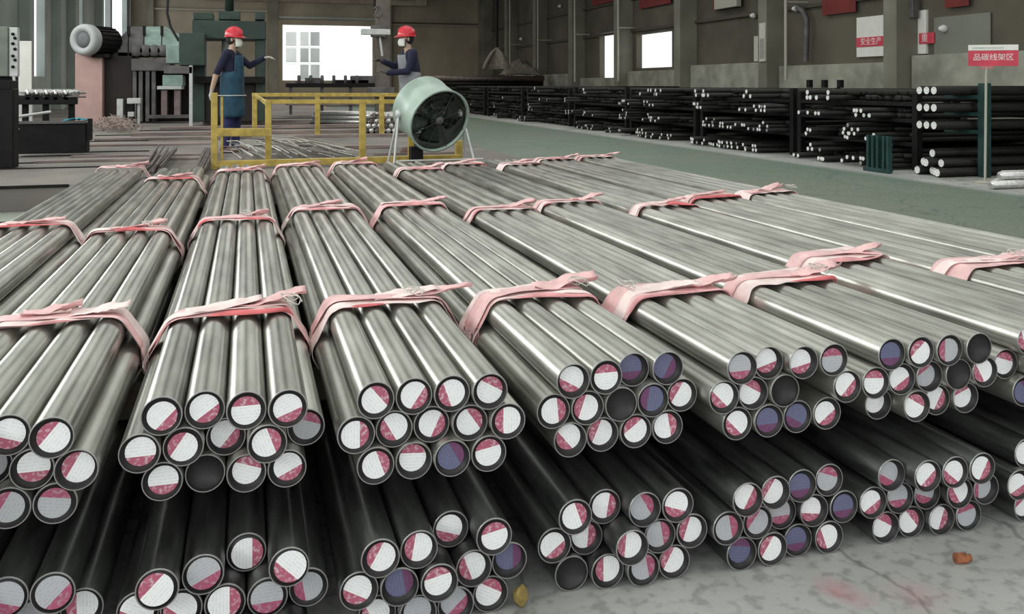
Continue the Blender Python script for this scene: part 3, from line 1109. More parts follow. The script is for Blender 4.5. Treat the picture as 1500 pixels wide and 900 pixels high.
# ------------------------------------------------------------------ people
def remesh_body(name, caps, ells, mats, parent, voxel=.0105):
    """capsules (p, q, r0, r1, mat) and ellipsoids (centre, radii, mat) merged into one continuous skin"""
    b = MB()
    for (p, q, r0, r1, m) in caps:
        p, q = Vector(p), Vector(q)
        n = 5
        d = (q - p).normalized()
        pts, rs = [], []
        for i in range(n):
            t = pi / 2 * i / n
            pts.append(p - d * r0 * cos(t)); rs.append(max(1e-3, r0 * sin(t)))
        pts.append(p); rs.append(r0)
        pts.append(q); rs.append(r1)
        for i in range(n - 1, -1, -1):
            t = pi / 2 * i / n
            pts.append(q + d * r1 * cos(t)); rs.append(max(1e-3, r1 * sin(t)))
        b.tube(pts, rs, 14)
    for (c, r, m) in ells:
        M = Matrix.Translation(Vector(c)) @ Matrix.Diagonal((*r, 1))
        b.lathe([(sin(pi * i / 14), -cos(pi * i / 14)) for i in range(15)], M, 20)
    me = b.mesh('tmp', mats[0])
    t = bpy.data.objects.new('tmp', me)
    COL.objects.link(t)
    rm = t.modifiers.new('r', 'REMESH'); rm.mode = 'VOXEL'; rm.voxel_size = voxel; rm.use_smooth_shade = True
    sm = t.modifiers.new('s', 'SMOOTH'); sm.iterations = 3; sm.factor = .5
    dg = bpy.context.evaluated_depsgraph_get()
    out = bpy.data.meshes.new_from_object(t.evaluated_get(dg))
    bpy.data.objects.remove(t, do_unlink=True)
    out.materials.clear()
    for m in mats: out.materials.append(m)
    C = [(Vector(p), Vector(q), r0, r1, m) for p, q, r0, r1, m in caps]
    E = [(Vector(c), Vector(r), m) for c, r, m in ells]
    for pl in out.polygons:
        x = pl.center
        best, bm_ = 1e9, 0
        for p, q, r0, r1, m in C:
            d = q - p
            tt = max(0, min(1, (x - p).dot(d) / d.length_squared))
            v = (x - p - d * tt).length - (r0 + (r1 - r0) * tt)
            if v < best: best, bm_ = v, m
        for c, r, m in E:
            u = x - c
            k = Vector((u.x / r.x, u.y / r.y, u.z / r.z)).length
            v = (k - 1) * min(r)
            if v < best: best, bm_ = v, m
        pl.material_index = bm_
        pl.use_smooth = True
    return link(name, out, parent)


def hand(wrist, d, palm_n, glove, caps, curl=.5, sgn=1):
    """palm, four unequal bent fingers and a thumb"""
    w, d, n = Vector(wrist), Vector(d).normalized(), Vector(palm_n).normalized()
    n = (n - d * n.dot(d)).normalized()
    sd = d.cross(n) * sgn
    pc = w + d * .085
    for k in (-1.2, 0, 1.2):
        caps.append((w + sd * k * .012, pc + sd * k * .022, .018, .017, glove))
    for k, ln in zip((-1.5, -.5, .5, 1.5), (.062, .075, .080, .070)):
        b0 = pc + sd * k * .021
        d1 = (d + n * curl * .5).normalized(); d2 = (d + n * curl * 1.6).normalized(); 
        m1 = b0 + d1 * ln * .5
        caps.append((b0, m1, .0105, .010, glove))
        caps.append((m1, m1 + d2 * ln * .55, .010, .0085, glove))
    t0 = w + d * .03 + sd * .03
    t1 = t0 + (d * .6 + sd * .8 + n * .3).normalized() * .04
    caps.append((t0, t1, .014, .012, glove))
    caps.append((t1, t1 + (d + sd * .1 + n * .5).normalized() * .035, .012, .010, glove))


def person(loc, rz, label, arms, apron_m, glove_m, lean=0.0, gaze=0.0, sleeve=True, stance=(.03, -.05)):
    root = thing('person', label, 'person', loc, rz, 'workers on the deck')
    mats = [NAVY, TROU, SKIN, glove_m, SHOE, SKIN]
    caps, ells = [], []
    L_ = lean
    for s in (-1, 1):
        caps.append(((0, s * .075, .93), (L_ * .5, s * .085, 1.15), .115, .105, 0))
        caps.append(((L_ * .5, s * .085, 1.15), (L_, s * .105, 1.36), .11, .085, 0))
        caps.append(((L_ * .9, s * .05, 1.36), (L_, s * .185, 1.385), .075, .06, 0))
        st = stance[0] if s > 0 else stance[1]
        hip, knee, ank = (0, s * .085, .92), (.03 + st * .5, s * .095, .50), (st, s * .10, .10)
        caps.append((hip, knee, .098, .07, 1))
        caps.append((knee, ank, .072, .058, 1))
        caps.append(((st - .03, s * .10, .045), (st + .15, s * .115, .038), .045, .037, 4))
        caps.append(((st, s * .10, .10), (st, s * .10, .06), .05, .045, 4))
    caps.append(((L_, 0, 1.38), (L_ + .025, 0, 1.49), .058, .052, 2))
    hd = Vector((L_ + .035, 0, 1.585))
    ells.append((hd + Vector((0, 0, .025)), (.095, .076, .105), 2))
    ells.append((hd + Vector((.02, 0, -.045)), (.068, .058, .075), 2))
    ells.append((hd + Vector((.10, 0, -.02)), (.022, .013, .026), 2))
    for s in (-1, 1):
        ells.append((hd + Vector((-.005, s * .078, -.01)), (.018, .010, .032), 2))
    for s, (elb, wri, hdir, pn, bare) in zip((-1, 1), arms):
        sh = Vector((L_, s * .195, 1.375))
        elb, wri = Vector(elb), Vector(wri)
        caps.append((sh, elb, .062, .046, 0))
        if bare:
            m = elb + (wri - elb) * .05
            caps.append((elb, wri, .042, .029, 2))
        else:
            caps.append((elb, wri, .048, .04, 0))
        hand(wri, hdir, pn, 3, caps, .6, s)
    remesh_body('body', caps, ells, mats, root)
    # helmet: shell, ridge and peak
    hc = hd + Vector((0, 0, .055))
    Mh = Matrix.Translation(hc) @ Matrix.Diagonal((.125, .105, .115, 1))
    b = MB().lathe([(1.0, -.12)] + [(cos(pi / 2 * i / 9), sin(pi / 2 * i / 9)) for i in range(10)], Mh, 28)
    hel = b.build('helmet', HELM, root)
    g = []
    for i in range(25):
        t = -pi + 2 * pi * i / 24
        fr = max(0, cos(t))
        row = []
        for j in range(3):
            k = 1 + (.09 + .38 * fr ** 2) * j / 2
            row.append(hc + Vector((.125 * cos(t) * k, .105 * sin(t) * k, -.012 - .012 * j / 2 * (1 + fr))))
        g.append(row)
    br = MB().grid(g).build('brim', HELM, hel)
    br.modifiers.new('t', 'SOLIDIFY').thickness = .004
    MB().tube([hc + Vector((.127 * cos(t), 0, .117 * sin(t))) for t in [pi * .12 + pi * .76 * i / 12 for i in range(13)]], .012, 8).build('ridge', HELM, hel)
    # chin strap, mask, hair, eyes
    MB().tube([hd + Vector((.01, .082, .02)), hd + Vector((.03, .072, -.06)), hd + Vector((.05, .03, -.118)), hd + Vector((.05, -.03, -.118)),
               hd + Vector((.03, -.072, -.06)), hd + Vector((.01, -.082, .02))], .004, 6).build('chin_strap', BLACK, root)
    g = []
    for i in range(9):
        v = i / 8
        row = []
        for j in range(13):
            t = -1.25 + 2.5 * j / 12
            bulge = 1.0 + .28 * sin(pi * v) * cos(t)
            row.append(hd + Vector((.022 + .078 * cos(t) * bulge, .074 * sin(t), .008 - .115 * v)))
        g.append(row)
    mk = MB().grid(g).build('mask', MASK, root)
    mk.modifiers.new('t', 'SOLIDIFY').thickness = .003
    Mr = Matrix.Translation(hd + Vector((-.018, 0, .01))) @ Matrix.Diagonal((.088, .083, .10, 1))
    MB().lathe([(sin(pi * i / 12), -cos(pi * i / 12)) for i in range(2, 9)], Mr, 20).build('hair', HAIR, root)
    for s in (-1, 1):
        Me = Matrix.Translation(hd + Vector((.084, s * .032, .025))) @ Matrix.Diagonal((.010, .014, .008, 1))
        MB().lathe([(sin(pi * i / 8), -cos(pi * i / 8)) for i in range(9)], Me, 10).build('eye', EYE, root)
    # apron: wraps the front from chest to knee
    g = []
    for i in range(22):
        v = i / 21
        z = 1.36 - .86 * v
        half = (.13 + .05 * min(1, v * 3)) if v < .3 else .19
        spread = .95 if v < .28 else 2.05
        rx = .165 + .03 * v + L_ * 0
        cx = L_ * max(0, (z - .93) / .45)
        row = []
        for j in range(17):
            t = -spread + 2 * spread * j / 16
            fold = .006 * sin(j * 1.9 + 3 * v) * v
            row.append(Vector((cx + (rx + fold) * cos(t) * .97, (half + .02 + fold) * sin(t) * 1.08, z)))
        g.append(row)
    ap = MB().grid(g).build('apron', apron_m, root)
    ap.modifiers.new('t', 'SOLIDIFY').thickness = .004
    tie = [Vector((cos(t) * .20 + L_ * .05, sin(t) * .225, .80)) for t in [2 * pi * i / 30 for i in range(30)]]
    MB().tube(tie, .008, 6, closed=True).build('apron_tie', LGREY, ap)
    tie = [Vector((L_ + .09, .08, 1.34)), Vector((L_ - .01, .075, 1.44)), Vector((L_ - .07, 0, 1.45)), Vector((L_ - .01, -.075, 1.44)), Vector((L_ + .09, -.08, 1.34))]
    MB().tube(tie, .006, 6).build('neck_tie', apron_m, ap)
    return root


wa = on_z(338, 224, DZ)
person((wa.x, wa.y, DZ + .004), radians(-18), 'worker in red helmet, white mask and blue apron, facing the press', (
    ((-.11, -.25, 1.11), (-.17, -.27, .875), (-.25, -.02, -1), (.3, .2, 0), True),
    ((.20, .21, 1.22), (.42, .16, 1.33), (1, -.1, .1), (0, 0, -1), False)), APRON, GLOVE, .01)
wb_ = on_z(604, 225, DZ)
person((wb_.x, wb_.y, DZ + .004), radians(180 + 8), 'worker in red helmet and grey apron behind the drum fan, arms forward', (
    ((.16, -.24, 1.20), (.38, -.12, 1.27), (1, .15, .35), (0, 0, -1), False),
    ((.14, .23, 1.13), (.38, .13, 1.11), (1, -.1, .25), (0, 0, -1), False)), APRONG, GLOVED, .05)

# ------------------------------------------------------------------ straightening machine and press on the left
AM = 24.0


def m2(x, y, a=AM):
    return on_a(x, y, a)


def pbox(b, x0, y0, x1, y1, a0, depth, mi=0):
    p, q = on_a(x0, y0, a0), on_a(x1, y1, a0)
    b.box((p.x, a0, q.z), (q.x, a0 + depth, p.z), mi)
    return b


def pobj(name, m, parent, x0, y0, x1, y1, a0, depth):
    p, q = on_a(x0, y0, a0), on_a(x1, y1, a0)
    if q.z < DZ + .03: q.z = DZ + .0005
    return MB().box((p.x, a0, q.z), (q.x, a0 + depth, p.z)).build(name, m, parent)


ma = thing('straightening_machine', 'bar straightening machine with salmon cabinet and pale green roll housing', 'machine')
pobj('cabinet', PINKM, ma, 110, 78, 150, 182, AM - .3, 1.3)
pobj('cabinet_body', BROWN, ma, 150.5, 76, 194, 182, AM, 1.6)
# motor
mc = on_a(121, 58, AM - .7)
d = Vector((.50, .86, 0)).normalized()
Mm = align(mc, d)
mo = MB().lathe([(0, .05), (.20, .05), (.21, 0), (.30, -.03), (.36, .0), (.38, .05), (.38, .20), (.36, .24)], Mm, 32).build('fan_cowl', mat('cowl_grey', (0.38, 0.39, 0.39), 0.55), ma)
MB().lathe([(0, 0.02), (.06, .02), (.195, .02), (.195, .048), (0, .048)], Mm, 24).build('cowl_grille', mat('cowl_grille', (0.13, 0.135, 0.14), 0.7), mo)
b = MB().lathe([(0, .2), (.33, .2), (.33, 1.0), (.2, 1.05), (.12, 1.35), (0, 1.35)], Mm, 28)
for k in range(20):
    t = 2 * pi * k / 20
    M2 = Mm @ Matrix.Rotation(t, 4, 'Z')
    b.box((.32, -.012, .26), (.36, .012, .96), M=M2)
b.build('motor', BLACK, ma)
MB().box((-.2, -.35, -.42), (.2, .35, -.33), M=Matrix.Translation(mc + d * .7)).build('motor_foot', BLACK, ma)
# housing: four rounded shells with dark joints
xs = [172, 188, 211, 237, 268]
for i in range(4):
    p, q = on_a(xs[i] + .6, 36, AM), on_a(xs[i + 1] - .9, 82, AM)
    zt = p.z; zb_ = q.z
    poly = []
    hgt = zt - zb_
    for k in range(13):
        t = pi * k / 12
        poly.append((.75 - .75 * cos(t), zb_ + hgt * .45 + hgt * .55 * sin(t)))
    poly = [(0, zb_)] + poly + [(1.5, zb_)]
    shrink = .0 if 0 < i < 3 else .18
    MB().prism(poly, lambda u, v, t, p=p, q=q, i=i: Vector((p.x + (q.x - p.x) * t, AM + u, v - (abs(v - zb_) * .35 if ((i == 0 and t == 0) or (i == 3 and t == 1)) else 0)))
               ).build('housing_shell', TEAL if i > 1 else GREYM, ma)
for x in (188, 211, 237):
    p = on_a(x, 38, AM - .05); q = on_a(x, 52, AM - .05)
    MB().box((p.x - .03, AM - .08, q.z), (p.x + .03, AM + .1, p.z)).build('clamp_bolt', BLACK, ma)
pobj('roll_box', TEAL, ma, 243, 66, 268, 93, AM - .3, .9)
for i in range(4):
    p = on_a(200 + 13 * i, 74, AM - .2)
    MB().lathe([(0, 0), (.13, 0), (.15, .03), (.15, .3), (.06, .32), (0, .32)], align(p, (0, 1, 0)), 18).build('roll_cap', GREYM, ma)
pobj('bed', GREYM, ma, 192, 86, 250, 104, AM - .25, 1.5)
pobj('bed_rail', GREYM, ma, 240, 96, 282, 108, AM - .3, 1.2)
for x in (194, 203, 213, 222):
    pobj('leg', GREYM, ma, x, 104, x + 6, 178, AM - .2, .3)
for x in (236, 255):
    pobj('support_channel', MAUVE, ma, x, 132, x + 9, 170, AM - .3, .3)
pobj('coolant_tray', TEAL, ma, 238, 110, 268, 126, AM - .35, 1.0)
pobj('tray_shelf', LGREY, ma, 230, 126, 266, 131, AM - .4, 1.0)
pobj('base_beam', GREYM, ma, 215, 169, 285, 173, AM - .5, .3)
pobj('front_leg', LGREY, ma, 277, 96, 282, 196, 20.8, .12)
pobj('front_shelf', GREYM, ma, 240, 97, 282, 108, 20.8, .5)
pobj('rear_body', BROWN, ma, 195, 104, 300, 176, AM + .9, .4)

pr = thing('hydraulic_press', 'dark green hydraulic press frame behind the worker in blue apron', 'machine')
AP = 21.5
pobj('crosshead', DKGREEN, pr, 281, 29, 390, 58, AP, 1.2)
for x0, x1, y0 in ((283, 312, 18), (320, 352, 16), (374, 388, 18)):
    pobj('head_block', DKGREEN, pr, x0, y0, x1, 29, AP + .1, .9)
p = on_a(336, 16, AP + .5)
MB().lathe([(0, 0), (.1, 0), (.1, 2.2), (0, 2.2)], Matrix.Translation(p), 20).build('ram_cylinder', DKGREEN, pr)
pobj('upright', DKGREEN, pr, 374, 58, 389, 178, AP + .1, .9)
pobj('upright', DKGREEN, pr, 281, 58, 300, 178, AP + .1, .9)
pobj('gear_case', DKGREEN, pr, 262, 48, 300, 96, AP - .6, 1.0)
pobj('work_table', BLACK, pr, 284, 112, 388, 122, AP - .2, 1.2)
pobj('pedestal', BROWN, pr, 300, 122, 374, 178, AP + .2, .8)
p = on_a(335, 58, AP + .55)
MB().lathe([(0, 0), (.16, 0), (.16, -.75), (.22, -.8), (.22, -.9), (0, -.9)], Matrix.Translation(p), 20).build('ram', LGREY, pr)
# hoses on the press
MB().tube([on_a(262, 60, AP - .5), on_a(250, 40, AP - .4), on_a(245, 20, AP), on_a(246, 0, AP + .3)], .03, 8).build('hose', BLACK, pr)

# roller bench
AB = 13.6
rb = thing('roller_bench', 'dark iron roller bench with bright rollers at the left edge', 'bench')
for x, h in ((32, 240), (62, 200), (100, 205)):
    pobj('leg', BLACK, rb, x, 150, x + 8, 226, AB + .1, .1)
pobj('top_beam', BLACK, rb, 18, 142, 112, 153, AB, .12)
pobj('back_beam', BLACK, rb, 18, 140, 112, 148, AB + .7, .12)
for i, x in enumerate((40, 53, 68, 81, 96)):
    p = on_a(x, 137, AB - .02)
    MB().lathe([(0, 0), (.02, 0), (.02, .04), (.058, .05), (.058, .22), (.045, .24), (.058, .26), (.058, .42), (.02, .44), (.02, .8), (0, .8)], align(p, (.15, 1, 0)), 18).build('roller', SILV, rb)
    MB().box((p.x - .03, AB, p.z - .09), (p.x + .03, AB + .06, p.z + .02)).build('bearing', BLACK, rb)
p = on_a(98, 142, AB - .02)
MB().tube([p, p + Vector((.24, 0, 0))], .012, 8).build('shaft', DUSKROD, rb)
pobj('trough', BLACK, rb, 20, 182, 126, 224, AB - .6, .3)
pobj('trough_lip', GREYM, rb, 20, 178, 126, 181, AB - .62, .06)
pobj('trough_end', BLACK, rb, 128, 174, 134, 206, AB - .6, .1)
for y, x0, x1 in ((172, 20, 74), (190, 22, 70), (200, 24, 36)):
    p, q = on_a(x0, y, AB - .62), on_a(x1, y - 8, AB - .3)
    MB().tube([p, q], .02, 8).build('stay_bar', LGREY, rb)
# blue rag
p = on_a(113, 176, AB - .35)
g = []
for i in range(14):
    row = []
    for j in range(10):
        u, v = i / 13 - .5, j / 9 - .5
        row.append(p + Vector((u * .36, v * .22, .035 * (1 - 4 * u * u) + .025 * nz(u * 9, v * 9, 3) - .02)))
    g.append(row)
rg = MB().grid(g).build('rag', BLUER, label='crumpled blue rag on the trough of the roller bench', cat='rag')
rg.modifiers.new('t', 'SOLIDIFY').thickness = .006

cc = thing('control_cabinet', 'grey control cabinet with a column of buttons at the left edge', 'control cabinet')
AC = 14.5
pobj('case', mat('cabinet_olive_grey', (0.17, 0.19, 0.16), 0.6, 0.1, 0.15, 4), cc, -40, 38, 12, 112, AC, .3)
pobj('button_panel', LGREY, cc, 13, 40, 26, 112, AC + .03, .12)
for i, y in enumerate((50, 56, 64, 72, 82, 88, 98)):
    p = on_a(20 + (2 if i % 2 else -1), y, AC + .03)
    MB().lathe([(0, -.03), (.02, -.03), (.024, 0), (0, 0)], align(p, (0, 1, 0)), 12).build('button', BLACK, cc)
pobj('neck', BLACK, cc, -10, 112, 20, 135, AC + .1, .3)
pobj('pedestal', BLACK, cc, -40, 130, 20, 250, 11.3, .25)
pobj('pedestal_cap', BLACK, cc, -40, 118, 16, 131, 11.3, .35)
MB().tube([on_a(20, 112, AC), on_a(22, 124, AC), on_a(16, 136, AC)], .02, 8).build('cable', LGREY, cc)

wbd = thing('panel_board', 'plain white panel standing behind the roller bench', 'panel')
pobj('sheet', WHITEP, wbd, 27, 60, 46, 135, 17.0, .04)
pobj('stand_foot', LGREY, wbd, 26, 132, 47, 205, 17.05, .06)

# swarf heap
rs = random.Random(5)
sw = MB()
for k in range(420):
    p = on_z(168 + rs.gauss(0, 16), 190 + rs.uniform(-4, 5), DZ)
    hmax = max(.02, .28 - abs(p.x - on_z(170, 190, DZ).x) * .35)
    z = DZ + rs.uniform(.01, hmax)
    r0 = rs.uniform(.03, .07)
    t0 = rs.uniform(0, 6)
    tilt = rs.uniform(-1, 1)
    pts = [Vector((p.x + r0 * cos(t0 + t), p.y + r0 * sin(t0 + t) * .8, max(DZ + .006, z + tilt * r0 * sin(t) + .01 * t))) for t in [j * .8 for j in range(6)]]
    sw.tube(pts, .006, 4)
sw.build('swarf_heap', mat('swarf', (0.42, 0.33, 0.30), 0.45, 0.6, 0.3, 20), label='heap of curly metal swarf at the foot of the salmon cabinet', cat='swarf', kind='stuff')
vs = thing('vise_stand', 'pale bench vise stand in front of the dark machine body', 'stand')
AV = on_z(182, 186, DZ).y
pobj('plate', LGREY, vs, 171, 145, 180, 184, AV, .1)
pobj('column', BLACK, vs, 183, 146, 196, 186, AV + .05, .2)
pobj('jaw', LGREY, vs, 186, 144, 206, 152, AV, .3)
pobj('jaw', LGREY, vs, 187, 164, 196, 171, AV, .2)
pobj('plate', LGREY, vs, 201, 148, 205, 182, AV + .1, .1)

# rods: dark ones trailing beyond the first bundles, bright thin ones inside the guard rail
rs = random.Random(11)
for k in range(11):
    p = on_z(208 + k * 2.6, 238 + rs.uniform(-3, 3), .62)
    q = on_z(238 + k * 3.0 + rs.uniform(-4, 4), 206 + rs.uniform(-3, 4), .62)
    q = p + (q - p).normalized() * rs.uniform(1.8, 2.6)
    z0, z1 = .52 + .03 * (k % 3), .55 + .035 * (k % 3) + rs.uniform(0, .02)
    o = MB().tube([Vector((p.x, p.y, z0)), Vector(((p.x + q.x) / 2, (p.y + q.y) / 2, z0 + .03)), Vector((q.x, q.y, z1))], .014, 8).build(
        'thin_rod', DUSKROD, label='dull thin rod trailing past the second bundle toward the deck', cat='rod', group='dull rods beyond the left bundles')
for k in range(8):
    p = on_z(283 + k * 2.4, 243 + rs.uniform(-3, 3), .60)
    q = on_z(300 + k * 2.2, 214 + rs.uniform(-3, 3), .60)
    z0 = .52 + .03 * (k % 2)
    MB().tube([Vector((p.x, p.y, z0)), Vector((q.x, q.y, z0 + .03))], .013, 8).build(
        'thin_rod', DUSKROD, label='dull thin rod lying left of the yellow corner post', cat='rod', group='dull rods by the corner post')
for k in range(46):
    t = k / 45
    x0 = 355 + 175 * t + rs.uniform(-6, 6)
    y0 = 236 - 4 * t + rs.uniform(-3, 2)
    p = on_z(x0, y0, DZ)
    ang = radians(106 + 5 * t + rs.uniform(-1.5, 1.5))
    ln = rs.uniform(2.0, 3.4)
    d = Vector((cos(ang), sin(ang), 0))
    z = DZ + .012 + .018 * ((k * 4) % 9)
    q = p + d * ln
    if q.x < -.05: q = p + d * 1.0
    mid_ = (p + q) / 2 + Vector((rs.uniform(-.05, .05), 0, 0))
    MB().tube([Vector((p.x, p.y, z)), Vector((mid_.x, mid_.y, z + .06)), Vector((q.x, q.y, z + .03))], .0085, 6).build(
        'bright_rod', (SILV, DUSKROD, GALV)[k % 3], label='bright thin rod in the fan of rods inside the guard rail', cat='rod', group='bright rods on the deck')

# light bar stack seen through the guard rail
for k in range(9):
    r_, c_ = divmod(k, 3)
    p = on_z(512 + 11 * c_ + 4 * r_, 186, DZ)
    b = MB().lathe([(0, 0), (.045, 0), (.05, .006), (.05, 2.2), (0, 2.2)], align((0, 0, 0), (-.9, .44, 0)), 16)
    b.build('short_bar', SILV, loc=(on_z(514, 186, DZ).x + .104 * c_ + .05 * r_ + 1.2, on_z(514, 186, DZ).y + .9 + .0 * r_ + .12 * c_, DZ + .055 + .1012 * r_),
            label='short bright bar in the small stack behind the guard rail', cat='steel bar', group='short bars behind the guard rail')

# column drill with hook, at the bright doorway
AD = 22.0
dr = thing('pillar_hoist', 'dark pillar with chain hook and cross arm beside the bright doorway', 'hoist')
pobj('pillar', mat('pillar_brown', (0.14, 0.115, 0.10), 0.7, 0.1, 0.25, 3), dr, 552, -30, 572, 178, AD, .35)
pobj('cross_arm', LGREY, dr, 530, 42, 572, 51, AD - .35, .22)
pobj('arm_head', GREYM, dr, 545, 37, 566, 54, AD - .33, .3)
pobj('base', GREYM, dr, 544, 128, 578, 140, AD - .4, .9)
b = MB()
for k in range(7):
    z = on_a(549, -8 + k * 3.4, AD - .1).z
    c = on_a(549, 0, AD - .1)
    pts = [Vector((c.x + .03 * cos(t) * (1 if k % 2 else .4), c.y + .03 * cos(t) * (.4 if k % 2 else 1), z + .045 * sin(t))) for t in [2 * pi * j / 10 for j in range(10)]]
    b.tube(pts, .01, 5, closed=True)
b.build('chain', BLACK, dr)
c = on_a(553, 18, AD - .2)
pts = [c + Vector((.10 * sin(t), 0, -.12 - .13 * cos(t) + .13)) for t in [j * .35 for j in range(-2, 13)]]
MB().tube([c + Vector((0, 0, .1))] + pts, [.02] + [.028] * (len(pts) - 3) + [.024, .018, .01], 8).build('hook', GREYM, dr)
MB().tube([on_a(556, 50, AD - .2), on_a(560, 82, AD - .2)], .03, 8).build('spindle', LGREY, dr)

# workbench clutter in front of the doorway
cl = thing('work_bench', 'low dark work bench with clamps below the bright doorway', 'bench')
AW = 27.0
pobj('top', BLACK, cl, 420, 122, 556, 128, AW, 1.0)
for x in (424, 470, 512, 550):
    pobj('leg', GREYM, cl, x, 128, x + 4, 168, AW + .1, .15)
pobj('shelf', WOOD, cl, 420, 150, 556, 154, AW, .8)
for x0, y0, x1, m in ((448, 114, 470, GREYM), (490, 117, 540, BLACK), (515, 111, 552, GREYM), (433, 118, 447, WOOD)):
    pobj('fixture', m, cl, x0, y0, x1, 122.2, AW + .2, .4)
for k in range(6):
    p = on_a(438 + k * 17, 119, AW + .1)
    MB().lathe([(0, 0), (.05, 0), (.05, .28), (.02, .3), (0, .3)], Matrix.Translation(p - Vector((0, 0, .12))), 12).build('clamp', GREYM, cl)
# heap of end pieces under the bench seen through the rail
rs = random.Random(21)
for k in range(26):
    x = 536 + (k % 7) * 5.5 + rs.uniform(-1, 1)
    lv = k // 7
    p = on_z(x, 196, DZ)
    p.x += (.04 if lv % 2 else 0)
    m = SILV if rs.random() < .5 else DUSKROD
    bb = MB().lathe([(0, 0), (.045, 0), (.052, .008), (.052, .7), (0, .7)], align((0, 0, 0), (.12, 1, 0)), 14)
    bb.build('bar_offcut', m, loc=(on_z(536, 196, DZ).x + (k % 7) * .108 + (.054 if lv % 2 else 0), p.y + rs.uniform(-.03, .03), DZ + .055 + lv * .096),
             label='short bar offcut in the pile behind the guard rail, left of the fan', cat='bar offcut', group='offcut pile behind the guard rail')

# ------------------------------------------------------------------ racks along the right aisle
SF = 10.1


def rack_bar_mesh(r, length, m_end):
    b = MB()
    b.lathe([(r * .82, 0, 0), (r, r * .15, 0), (r, length, 0), (0, length, 0)], align((0, 0, 0), (1, 0, 0)), 14)
    return b.mesh('rack_bar', [RACKBAR])


RBM = {}


def rack_bar(p, r, length, label, group, end='w'):
    key = (round(r, 3), round(length, 1))
    if key not in RBM:
        e = MB().lathe([(0, 0), (key[0] * .80, 0), (key[0] * .80, .004), (0, .004)], align((0, 0, 0), (1, 0, 0)), 14, smooth=False)
        e2 = MB().lathe([(0, 0.002), (key[0] * .84, 0.002), (key[0] * .84, .006), (0, .006)], align((0, 0, 0), (1, 0, 0)), 14, smooth=False)
        RBM[key] = (rack_bar_mesh(key[0], key[1], None), e.mesh('painted_end', [RACKEND]), e2.mesh('end_face', [RACKENDG]))
    a_, e_, e2_ = RBM[key]
    o = link('rack_bar', a_, None, label, 'steel bar', group, None, p)
    f = link('end_face', e2_, o)
    if end == 'w':
        w = link('painted_end', e_, o)
        w.location = (-.004, 0, 0)
    return o


count = 0
# near bay: thick bars, measured
lab0 = 'thick dark bar with white-dotted end in the rack beside the red sign'
near = [(1333, 134), (1350, 134), (1360.5, 134), (1330, 157), (1340.5, 159), (1353.5, 160), (1331, 181), (1342.5, 182), (1358.5, 182.5)]
lab_t = ['top', 'middle', 'lower']
placed = []
for i, (x, y) in enumerate(near):
    p = on_s(x, y, SF + .15)
    tier = i // 3
    z = (1.345, 1.075, .80)[tier]
    p.z = z
    p.y = 11.35 + (2 - i % 3) * .155
    rack_bar(p, .073, 5.0, '%s thick white-ended bar on the %s tier of the green rack' % (('far', 'middle', 'near')[i % 3], lab_t[tier]), 'thick bars on the green rack')
    count += 1
for i, (x, y) in enumerate([(1345, 222), (1333, 230), (1346, 236), (1358, 233), (1325, 244), (1337, 246), (1354, 249), (1361, 252)]):
    p = on_s(x, y, SF + .15)
base = [(0, 11.25), (0, 11.41), (0, 11.57), (0, 11.73), (1, 11.33), (1, 11.49), (1, 11.65), (2, 11.57)]
for i, (lv, a) in enumerate(base):
    rack_bar(Vector((SF + .12 + .25 * ((i * 37) % 5) / 5, a, .074 + .137 * lv)), .073, 5.0,
             '%s brown-black bar in the %s row of the floor stack under the green rack' % (('nearest', 'second', 'third', 'farthest', 'nearest', 'middle', 'farthest', 'single')[i], ('bottom', 'middle', 'top')[lv]), 'thick bars on the floor under the green rack')
    count += 1

# green rack frame carrying the thick bars
gr = thing('cantilever_rack', 'dark green steel rack holding the thick bars beside the sign', 'rack')
for s in (10.95, 14.2):
    b = MB().box((s - .055, 10.99, .001), (s + .055, 11.15, 1.46)).build('upright', GREENP, gr)
    for z in (1.345, 1.075, .80):
        MB().box((s - .05, 11.151, z - .073 - .06), (s + .05, 11.85, z - .0735)).build('arm', GREENP, gr)
